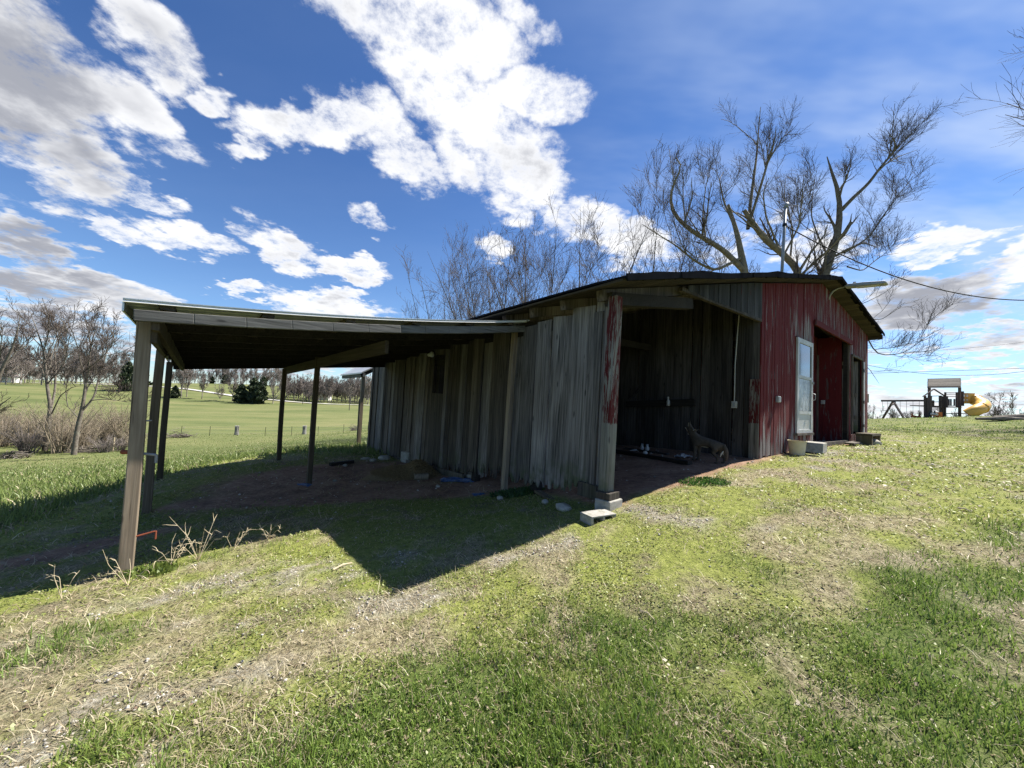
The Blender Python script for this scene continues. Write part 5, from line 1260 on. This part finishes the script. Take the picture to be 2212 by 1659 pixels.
# roof with boards
rt = pl_(505, 100, .75); rb_ = pl_(497, 252, -.15); rt2 = pl_(1065, 88, .75); rb2 = pl_(1070, 248, -.15)
rback = pl_(497, 252, 1.65); rback2 = pl_(1070, 248, 1.65)
rp_ = MB().beam(pl_(500, 245, -.1), pl_(1070, 242, -.1), .05, .12).beam(pl_(505, 108, .75), pl_(1065, 96, .75), .05, .1)
proof = rp_.build('roof', M['playwood'], play)
for (t0_, b0_, t1_, b1_) in ((rt, rb_, rt2, rb2), (rt, rback, rt2, rback2)):
    for i in range(7):
        f = (i + .5) / 7; a = t0_.lerp(b0_, f); b = t1_.lerp(b1_, f); n = (b0_ - t0_).cross(b - a).normalized()
        MB().beam(a, b, (b0_ - t0_).length / 7 * .94, .03, up=n).build('roof_board', M['playroof'], proof)
for sx in (497, 1072):
    a = pl_(sx, 105, .75); b = pl_(sx, 258, -.15); c = pl_(sx, 258, 1.65)
    mesh_obj('gable_panel', [a, b, c, a + Vector((.04, 0, 0)), b + Vector((.04, 0, 0)), c + Vector((.04, 0, 0))], [(0, 1, 2), (5, 4, 3), (0, 3, 4, 1), (1, 4, 5, 2), (2, 5, 3, 0)], M['playwood'], play)
# decks and rails
for d in (0, 1.5): pbeam((520, 600), (1090, 600), .05, .14, d, name='deck_beam')
MB().box((pl_(520, 590).lerp(pl_(1090, 590, 0), .5) + Vector((0, .75, 0))), ((pl_(1090, 590) - pl_(520, 590)).x, 1.5, .06)).build('deck', M['playwood'], play)
for zy, w in ((345, .09), (372, .06), (412, .06), (575, .08)): pbeam((795, zy), (1020, zy), .04, w, 0, name='rail')
for zx in (805, 1008): pbeam((zx, 335), (zx, 600), .09, .09, 0, name='rail_post')
for zx in (870, 905, 965, 1000): pbeam((zx, 455), (zx, 575), .03, .10, 0, name='slat')
# gabled play house in front left
for a, b in (((410, 412), (600, 278)), ((600, 278), (790, 400)), ((550, 405), (730, 400)), ((545, 510), (720, 505))): pbeam(a, b, .05, .11, -.7, name='gable_rail')
for zx in (445, 545, 720): pbeam((zx, 400), (zx, 790), .11, .11, -.7, name='post')
for zx, w, z0_, z1_ in ((460, .25, 430, 790), (770, .62, 405, 610)): pbeam((zx, z0_), (zx, z1_), .05, w, -.72, name='panel')
for zy in (620, 645): pbeam((545, zy), (740, zy), .05, .11, -.7, name='floor_beam')
for zx in (760, 800): pbeam((zx, 610), (zx, 790), .10, .10, -.6, name='post')
pbeam((570, 480), (570, 600), .05, .30, -.5, name='panel')
# lower climbing wall and panels
pbeam((830, 715), (1085, 715), .05, .58, -.2, name='lower_panel', mat='slate')
lad = pbeam((520, 660), (520, 795), .05, .07, -.9, name='ladder_rail', mat='slate'); pbeam((620, 660), (600, 795), .05, .07, -.9, name='ladder_rail', mat='slate')
for zy in (668, 695, 722, 750, 778): pbeam((515, zy), (625, zy), .05, .05, -.9, name='rung', mat='slate')
MB().box(pl_(1092, 450, .1), (.10, .3, (pl_(1075, 330).z - pl_(1075, 590).z))).build('side_panel', M['playwood'], play)
tc = thing('toy_car', PS + pl_(690, 790, -1.2), 'orange and white plastic toy beside the play tower ladder', 'toy')
MB().box((0, 0, .22), (.22, .3, .44)).build('toy_body', M['orange'], tc); MB().box((-.25, 0, .22), (.34, .3, .18)).build('toy_seat', M['orange'], tc); MB().tube([(-.36, -.2, .26), (-.36, .2, .26)], .10, 12).build('toy_wheel', M['plastic'], tc)
rt_ = thing('red_toy', PS + pl_(285, 792, -.5), 'low red toy in the grass under the swing beam', 'toy')
MB().box((0, 0, .10), (.55, .25, .14)).beam((-.2, 0, .12), (-.35, 0, .3), .08, .05).beam((.2, 0, .12), (.35, 0, .28), .08, .05).build('toy_frame', M['rust'], rt_)
# tube slide
sl_ = thing('tube_slide', PS + pl_(1250, 790), 'yellow plastic spiral tube slide attached to the play tower', 'slide')
S0 = pl_(1250, 790)
def sp_(zx, zy, dy): return pl_(zx, zy, dy) - S0
MB().box(sp_(1165, 445, .36), ((sp_(1225, 445, 0) - sp_(1105, 445, 0)).x, .86, (sp_(1165, 352, 0) - sp_(1165, 535, 0)).z)).build('entry_hood', M['yellow'], sl_)
path = [(1205, 443, .36), (1240, 442, .32), (1275, 446, .2), (1350, 475, -.05), (1430, 520, -.45), (1480, 560, -.9)]
mb1 = MB().tube([sp_(*p) for p in path], [.42, .43, .43, .42, .41, .41], 16, caps=False); t1_ = mb1.build('upper_tube', M['yellow'], sl_, smooth=True)
path2 = [(1470, 545, -.8), (1480, 580, -1.25), (1440, 615, -1.6), (1370, 650, -1.75), (1290, 690, -1.75), (1215, 730, -1.6)]
mb2 = MB().tube([sp_(*p) for p in path2], [.42, .42, .42, .41, .41, .41], 16, caps=False); t2_ = mb2.build('lower_tube', M['yellow'], sl_, smooth=True)
for pth, i in ((path, 3), (path2, 2)):
    a = sp_(*pth[i]); b = sp_(*pth[i + 1]); d = (b - a).normalized(); MB().tube([a - d * .04, a + d * .04], .455, 16).build('joint_band', M['yellow'], sl_)
for ix in (0, 1):
    for iz in (0, 1):
        c = sp_(1142 + 52 * ix, 398 + 78 * iz, -.085); MB().box(c, (.10, .03, .18)).build('slide_window', M['white'], sl_)
# swings
sw0 = thing('swing_set', PS + pl_(-60, 790, .6), 'dark swing beam on an A-frame left of the play tower', 'swing set')
q0 = pl_(-60, 790, .6)
def z7(zx, zy, d=.6): q = at(*Z7(zx, zy), PY + d) - PS; return Vector((q.x, d, q.z)) - q0
MB().beam(z7(400, 1068), z7(940, 1066), .12, .15).build('top_beam', M['playwood'], sw0)
for d in (-.6, 1.8):
    MB().beam(z7(548, 1072), Vector((z7(522 if d < 0 else 578, 1330).x, d - .6, z7(522, 1330).z)), .11, .11).build('leg', M['playwood'], sw0)
MB().beam(z7(537, 1120, .2), z7(575, 1085, .6), .08, .08).build('brace', M['playwood'], sw0)
def swing(xa, xb, yb, label):
    o = thing('swing', PS + q0 + z7(xa, 1075), label, 'swing'); c0 = z7(xa, 1075)
    for x in (xa, xb): MB().tube([z7(x, 1075) - c0, z7(x, yb) - c0], .012, 5).build('chain', M['galv'], o)
    MB().beam(z7(xa, yb) - c0, z7(xb, yb) - c0, .16, .03).build('seat', M['black'], o)
swing(412, 478, 1192, 'swing hanging nearest the barn end of the swing beam'); swing(637, 717, 1230, 'middle swing of the swing beam'); swing(800, 880, 1235, 'swing nearest the play tower')
# ================================================================ small things about the yard
def G(x, y): return ground_px(x, y)
# howling coyote target in the bay
hf = G(696, 461.0); hh_ = G(718, 463.5); ax_ = (hf - hh_); ax_.z = 0
cy_scale = .9
cy = thing('coyote_decoy', ((hf.x + hh_.x) / 2, (hf.y + hh_.y) / 2, (hf.z + hh_.z) / 2 - .005), 'grey-brown howling coyote decoy standing by the bay wall', 'decoy', rz=math.atan2(ax_.y, ax_.x))
def skin(name, nodes, edges, mat, parent, root_i=0, sub=2):
    me = bpy.data.meshes.new(name); me.from_pydata([n[0] for n in nodes], edges, []); me.materials.append(mat)
    o = bpy.data.objects.new(name, me); COL.objects.link(o); o.parent = parent
    sk = o.modifiers.new('skin', 'SKIN'); sk.use_smooth_shade = True
    for i, n in enumerate(nodes):
        r = n[1] if hasattr(n[1], '__len__') else (n[1], n[1]); me.skin_vertices[0].data[i].radius = r
    me.skin_vertices[0].data[root_i].use_root = True
    s = o.modifiers.new('subsurf', 'SUBSURF'); s.levels = sub; s.render_levels = sub
    return o
N = [((-.22, 0, .37), .085), ((-.06, 0, .385), .092), ((.10, 0, .40), .105), ((.20, 0, .43), .10), ((.265, 0, .52), .075), ((.295, 0, .595), .062), ((.325, 0, .66), .045), ((.335, 0, .72), .026), ((.34, 0, .765), .014),
     ((.37, 0, .632), .026), ((.42, 0, .655), .013),
     ((-.29, 0, .36), .045), ((-.335, 0, .26), .045), ((-.345, 0, .13), .03), ((-.33, 0, .07), .012)]
E_ = [(0, 1), (1, 2), (2, 3), (3, 4), (4, 5), (5, 6), (6, 7), (7, 8), (5, 9), (9, 10), (0, 11), (11, 12), (12, 13), (13, 14)]
for s in (-1, 1):
    b = len(N); fo = .02 * s
    N += [((.19 + fo, .05 * s, .30), .05), ((.185 + fo, .06 * s, .18), .032), ((.20 + fo, .06 * s, .04), .024), ((.245 + fo, .06 * s, .02), .024)]
    E_ += [(3, b), (b, b + 1), (b + 1, b + 2), (b + 2, b + 3)]
    b = len(N); fo = .04 * s
    N += [((-.20 + fo, .055 * s, .27), .062), ((-.155 + fo, .065 * s, .20), .046), ((-.255 + fo, .065 * s, .125), .026), ((-.245 + fo, .065 * s, .03), .022), ((-.195 + fo, .065 * s, .02), .024)]
    E_ += [(0, b), (b, b + 1), (b + 1, b + 2), (b + 2, b + 3), (b + 3, b + 4)]
    b = len(N); N += [((.255, .045 * s, .60), .026), ((.215, .06 * s, .615), .016), ((.19, .065 * s, .622), .006)]; E_ += [(5, b), (b, b + 1), (b + 1, b + 2)]
cy.scale = (cy_scale,) * 3
skin('body', N, E_, M['coyote'], cy)
skin('belly_patch', [((-.05, 0, .315), (.045, .03)), ((.08, 0, .315), (.055, .03)), ((.17, 0, .345), (.05, .03))], [(0, 1), (1, 2)], M['pale_fur'], cy, 0, 1)
skin('throat_patch', [((.345, 0, .50), .03), ((.345, 0, .57), .028), ((.385, 0, .622), .02), ((.425, 0, .655), .011)], [(0, 1), (1, 2), (2, 3)], M['pale_fur'], cy, 0, 1)
MB().tube([(.352, 0, .655), (.362, 0, .71), (.358, 0, .755)], [.012, .010, .005], 6).build('upper_teeth', M['pale_fur'], cy)
for s in (-1, 1):
    MB().tube([(.245, .068 * s, .612), (.205, .078 * s, .625)], [.010, .004], 6).build('inner_ear', M['pale_fur'], cy)
    MB().tube([(-.30, .05 * s, .26), (-.27, .075 * s, .20), (-.255, .075 * s, .15)], [.012, .016, .008], 6).build('thigh_stripe', M['pale_fur'], cy)
# clutter along the bay wall
def jar(px, py, s, label):
    p = G(px, py); o = thing('glass_jar', p, label, 'jar'); MB().tube([(0, 0, 0), (0, 0, .09 * s), (0, 0, .12 * s), (0, 0, .15 * s)], [.04 * s, .042 * s, .025 * s, .024 * s], 12).build('jar_body', M['plastic'], o, smooth=True); MB().tube([(0, 0, .148 * s), (0, 0, .17 * s)], .028 * s, 12).build('lid', M['box'], o)
jar(642, 450.5, .9, 'left upright pale jar at the back of the bay floor'); jar(647, 452, 1.0, 'right upright pale jar at the back of the bay floor')
rock('pale_ball', G(645, 454.5), .05, (1, 1), 'round pale ball on the bay floor in front of the jars', M['plastic'], 'ball', sink=0)
def litter(px, py, r, mat, label, name='rag', cat='rag', flat=.3, seed=0):
    p = G(px, py); rng = np.random.default_rng(seed); n = 9; V = []; Fc = []
    for i in range(n):
        for j in range(n):
            u, v = (i / (n - 1) - .5) * 2, (j / (n - 1) - .5) * 2; V.append((u * r * (1 + .15 * rng.normal()), v * r * .55 * (1 + .15 * rng.normal()), max(.004, flat * r * (1 - u * u) * (1 - v * v) * .5 + flat * r * .45 * rng.random())))
    for i in range(n - 1):
        for j in range(n - 1): Fc.append((i * n + j, (i + 1) * n + j, (i + 1) * n + j + 1, i * n + j + 1))
    o = mesh_obj(name, V, Fc, mat, None, p, rot=(0, 0, rng.uniform(-.4, .6))); m_ = o.modifiers.new('solid', 'SOLIDIFY'); m_.thickness = .004
    return tag(o, label, cat)
litter(636, 451, .10, M['plastic'], 'crumpled pale plastic beside the jars on the bay floor', 'plastic_scrap', 'plastic', .5, 3)
litter(683, 457.5, .16, M['box'], 'crumpled grey bag left of the coyote decoy', 'grey_bag', 'bag', .55, 4)
t0_ = G(612, 452); t1_ = G(690, 465); tb = thing('floor_timber', t0_, 'long dark timber lying across the bay floor', 'timber'); MB().beam((0, 0, .03), t1_ - t0_ + Vector((0, 0, .03)), .10, .07).build('timber', M['dark'], tb)
t0_ = G(625, 449); t1_ = G(668, 455); tb = thing('floor_timber', t0_, 'shorter thin board behind the long timber on the bay floor', 'timber'); MB().beam((0, 0, .02), t1_ - t0_ + Vector((0, 0, .02)), .09, .03).build('timber', M['inner'], tb)
# in front of the red wall
bk_ = G(797, 454.5); bu = thing('plastic_bucket', bk_, 'cream plastic bucket at the foot of the red wall', 'bucket')
MB().tube([(0, 0, 0), (0, 0, .27)], [.125, .15], 20, caps=False).tube([(0, 0, .005), (0, 0, .012)], [.12, .12], 20).build('bucket_body', M['bucket'], bu, smooth=True)
MB().tube([(0, 0, .255), (0, 0, .275)], [.160, .162], 20, caps=False).tube([(0, 0, .275), (0, 0, .274)], [.162, .143], 20, caps=False).build('rim', M['bucket'], bu, smooth=True)
b2 = G(815, 452); cb2 = thing('step_block', b2, 'grey concrete step block between the bucket and the wide doorway', 'block', rz=BA + .1)
bevel(MB().prism([(-.28, 0), (.28, 0), (.26, .20), (-.20, .20)], -.16, .16).build('block_body', M['concrete'], cb2), .012)
st = thing('wooden_step', bw(11.35, -.32, bg(11.35, -.32)), 'open wooden step box under the far doorway', 'step', rz=BA)
MB().box((0, 0, .30), (1.25, .36, .06)).build('tread', M['pine'], st)
for x_ in (-.55, .55): MB().box((x_, 0, .135), (.12, .34, .27)).build('side_board', M['pine'], st)
rock('round_stone', bw(11.4, -.45, bg(11.4, -.45)), .16, (.9, .8), 'rounded stone inside the wooden step box')
p0_ = G(850, 446); pk = thing('loose_board', p0_, 'loose grey board on the gravel before the far doorway', 'board', rz=BA + .05); MB().box((.55, 0, .07), (1.3, .2, .04)).build('board', M['grey_brown'], pk); MB().box((.9, .0, .025), (.2, .25, .05)).build('support', M['concrete'], pk)
p0_ = G(826, 446.5); pk = thing('threshold_timber', p0_, 'dark timber threshold before the wide doorway', 'timber', rz=BA); MB().box((1.1, .05, .05), (2.2, .14, .12)).build('timber', M['grey_brown'], pk)
litter(823, 443, .14, M['concrete'], 'small heap of rubble at the wide doorway corner', 'rubble', 'rubble', .6, 7)
# signpost beyond the end of the barn
cpp = bw(13.75, .25, 0); cpz = gz(cpp.x, cpp.y); cw = thing('crossed_post', (cpp.x, cpp.y, cpz), 'brown wood post with a short crossboard past the barn end', 'post', rz=BA)
hh0 = at(867, 388, cpp.y).z - cpz
MB().beam((0, 0, -.1), (0, 0, at(872, 388, cpp.y).z - cpz), .20, .09).build('post', M['pine'], cw); MB().box((.30, -.06, at(872, 398, cpp.y).z - cpz), (.75, .05, .30)).build('crossboard', M['pine'], cw)
# under the shed
hp = G(412, 474); hay = thing('hay_pile', hp, 'low heap of old brown hay beside the grey wall', 'hay')
rng = np.random.default_rng(5); n = 3400; a = rng.uniform(0, 2 * pi, n); r = np.sqrt(rng.random(n)) * .72; x = r * np.cos(a) * 1.15; y = r * np.sin(a) * .8; z = .24 * np.exp(-(r / .42) ** 2) * (1 + .3 * np.sin(x * 9)) 
d = unit(np.stack([rng.normal(size=n), rng.normal(size=n), rng.normal(size=n) * .35], 1)); c = np.stack([x, y, z + .01], 1); ln = rng.uniform(.05, .16, n)[:, None]
V, Fc = tubes(np.stack([c - d * ln / 2, c + rng.normal(0, .008, (n, 3)), c + d * ln / 2], 1), np.full((n, 3), .0028), 3); np_mesh('straw', V, Fc, M['hay'], hay)
m_ = MB(); K_ = 20
V = []; Fc = []
for i in range(K_):
    for j in range(K_):
        u, v = (i / (K_ - 1) - .5) * 1.7, (j / (K_ - 1) - .5) * 1.25; q = math.hypot(u / 1.15, v / .8); V.append((u, v, .235 * math.exp(-(q / .42) ** 2) * (1 + .3 * sin(u * 9)) - .035))
for i in range(K_ - 1):
    for j in range(K_ - 1): Fc.append((i * K_ + j, (i + 1) * K_ + j, (i + 1) * K_ + j + 1, i * K_ + j + 1))
mesh_obj('mound', V, Fc, M['hay'], hay, smooth=True)
litter(458, 481, .30, M['tarp'], 'crumpled blue tarp on the dirt by the wall post', 'blue_tarp', 'tarp', .28, 11)
litter(479, 494.5, .10, M['tarp'], 'small blue plastic scrap in the grass below the tarp', 'blue_scrap', 'scrap', .3, 12)
litter(305, 485, .13, M['tarp'], 'faded blue scrap at the foot of the right inner shed post', 'blue_scrap', 'scrap', .25, 13)
rock('flat_stone', G(474, 477), .22, (.8, .42), 'pale flat limestone between the blue tarp and the grey wall')
rock('flat_stone', G(366, 459.5), .13, (.7, .35), 'leftmost small flat stone near the far barn corner')
rock('flat_stone', G(373, 461), .11, (.8, .4), 'small flat stone right of the leftmost one near the far barn corner')
rock('flat_stone', G(384, 459), .20, (.8, .38), 'larger pale flat stone under the far side wall boards')
wb = G(408, 462); o = thing('wall_block', wb, 'concrete block standing under the grey side wall by the hay', 'block', rz=BA + .2); bevel(MB().box((0, 0, .12), (.22, .34, .26)).build('block_body', M['concrete'], o), .012)
lg = G(421, 480); o = thing('log_piece', lg, 'short cut log lying in front of the hay heap', 'log', rz=.3); MB().tube([(-.13, 0, .06), (.13, .02, .06)], [.06, .065], 12).build('log', M['post'], o)
pb = G(353, 463); pe = G(330, 466); o = thing('edge_timber', pb, 'old timber half buried at the far edge of the shed floor', 'timber'); MB().beam((0, 0, .03), (pe - pb) + Vector((0, 0, .03)), .1, .08).build('timber', M['dark'], o)
for (x_, y_, r_, lab) in [(345, 466, .06, 'small stone on the dirt near the far shed edge'), (335, 481, .04, 'pebble-sized stone right of the inner shed post'), (438, 487, .05, 'stone left of the blue tarp'), (500, 499, .06, 'white stone below the wall post'), (545, 503, .06, 'stone under the front side wall boards')]: rock('small_stone', G(x_, y_), r_, (.8, .6), lab)
ob = G(545, 497); o = thing('loose_board', ob, 'short loose board under the ragged front side wall', 'board', rz=BA + 1.3); MB().box((0, 0, .02), (.5, .1, .03)).build('board', M['pine'], o)
# weeds
def weeds(px, py, n, r, h, c0, c1, label, name='green_weeds', seed=1):
    p = G(px, py); rng = np.random.default_rng(seed); o = thing(name, p, label, 'weeds')
    a = rng.uniform(0, 2 * pi, n); rr = np.sqrt(rng.random(n)) * r; x = rr * np.cos(a) * 1.6; y = rr * np.sin(a); z0 = terrain(x + p.x, y + p.y) - p.z
    hh = h * rng.uniform(.3, 1, n) * (1 - .5 * rr / r); la = rng.uniform(0, 2 * pi, n); l = rng.uniform(.2, .8, n) * hh; w = rng.uniform(.006, .014, n); wa = rng.uniform(0, 2 * pi, n)
    b = np.stack([x, y, z0], 1); s = np.stack([np.cos(wa) * w, np.sin(wa) * w, 0 * w], 1); t_ = b + np.stack([np.cos(la) * l, np.sin(la) * l, hh], 1); m2 = b * .5 + t_ * .5 + np.stack([0 * l, 0 * l, hh * .12], 1)
    V = np.stack([b, m2 + s, t_, m2 - s], 1).reshape(-1, 3); Fc = np.arange(n)[:, None] * 4 + np.array([[0, 1, 2, 3]])
    np_mesh('leaves', V, Fc, M['blade'], o, cols=np.repeat(mixc(c0, c1, rng.random(n)), 4, 0)); return o
weeds(517, 494, 900, .26, .12, (.03, .075, .02), (.07, .13, .03), 'dark green weeds around the foot of the wall post')
weeds(705, 482, 700, .22, .08, (.04, .10, .02), (.09, .17, .04), 'green weed patch at the front edge of the bay floor', seed=2)
weeds(150, 573, 420, .14, .10, (.10, .15, .03), (.20, .25, .06), 'low green plant at the foot of the leftmost front post', seed=3)
def dry(px, py, seed, n, h, label, sp=.5):
    p = G(px, py); rng = np.random.default_rng(seed); o = thing('dry_weed', p, label, 'weeds'); L = []
    for i in range(n):
        a = rng.uniform(0, 2 * pi); e = np.array([cos(a) * sp * rng.uniform(.3, 1) * h, sin(a) * sp * rng.uniform(.3, 1) * h, h * rng.uniform(.4, 1)]); m1 = e * rng.uniform(.35, .6) + np.array([rng.normal() * .08 * h, rng.normal() * .08 * h, h * rng.uniform(.05, .35)]); L.append(([np.zeros(3), m1, e], [.0024, .0018, .0009]))
    t, c = tree_meshes(L, rng, (0, 0, 0), [dict(n=2.2, t0=.3, t1=.95, a0=30, a1=70, lr=.4, rr=.7, up=.1, wander=.16, k=5, up2=-.08)])
    np_mesh('stalks', t[0], t[1], M['dry'], o)
    if c: np_mesh('stalk_twigs', c[0], c[1], M['dry'], o)
dry(198, 561, 1, 9, .40, 'tallest tangle of dry bent weed stalks right of the left post', .75); dry(171, 566, 2, 7, .30, 'dry weed stalks close beside the foot of the left post', .6); dry(233, 551, 3, 5, .26, 'few dry arching stalks at the edge of the shade', .9); dry(268, 540, 4, 6, .20, 'small dry twiggy weed at the tip of the sunlit wedge', .9)
dry(128, 586, 5, 5, .34, 'pale dry grass stalks leaning at the left post foot', .8); dry(62, 600, 6, 3, .30, 'two dry stalks standing at the far left in the shade edge', .5)
def stick(x0, y0, x1, y1, r, label):
    a = G(x0, y0); b = G(x1, y1); o = thing('fallen_stick', a, label, 'stick'); d = b - a
    MB().tube([(0, 0, .01), d * .5 + Vector((0, 0, .025)), d + Vector((0, 0, .01))], [r, r * .9, r * .5], 6).build('stick', M['dry'], o)
stick(333, 571, 352, 564, .008, 'short grey stick on the sunlit wedge of lawn'); stick(958, 509, 972, 513, .010, 'pale stick on the right lawn'); stick(640, 612, 655, 622, .005, 'thin dry twig in the middle of the lawn')
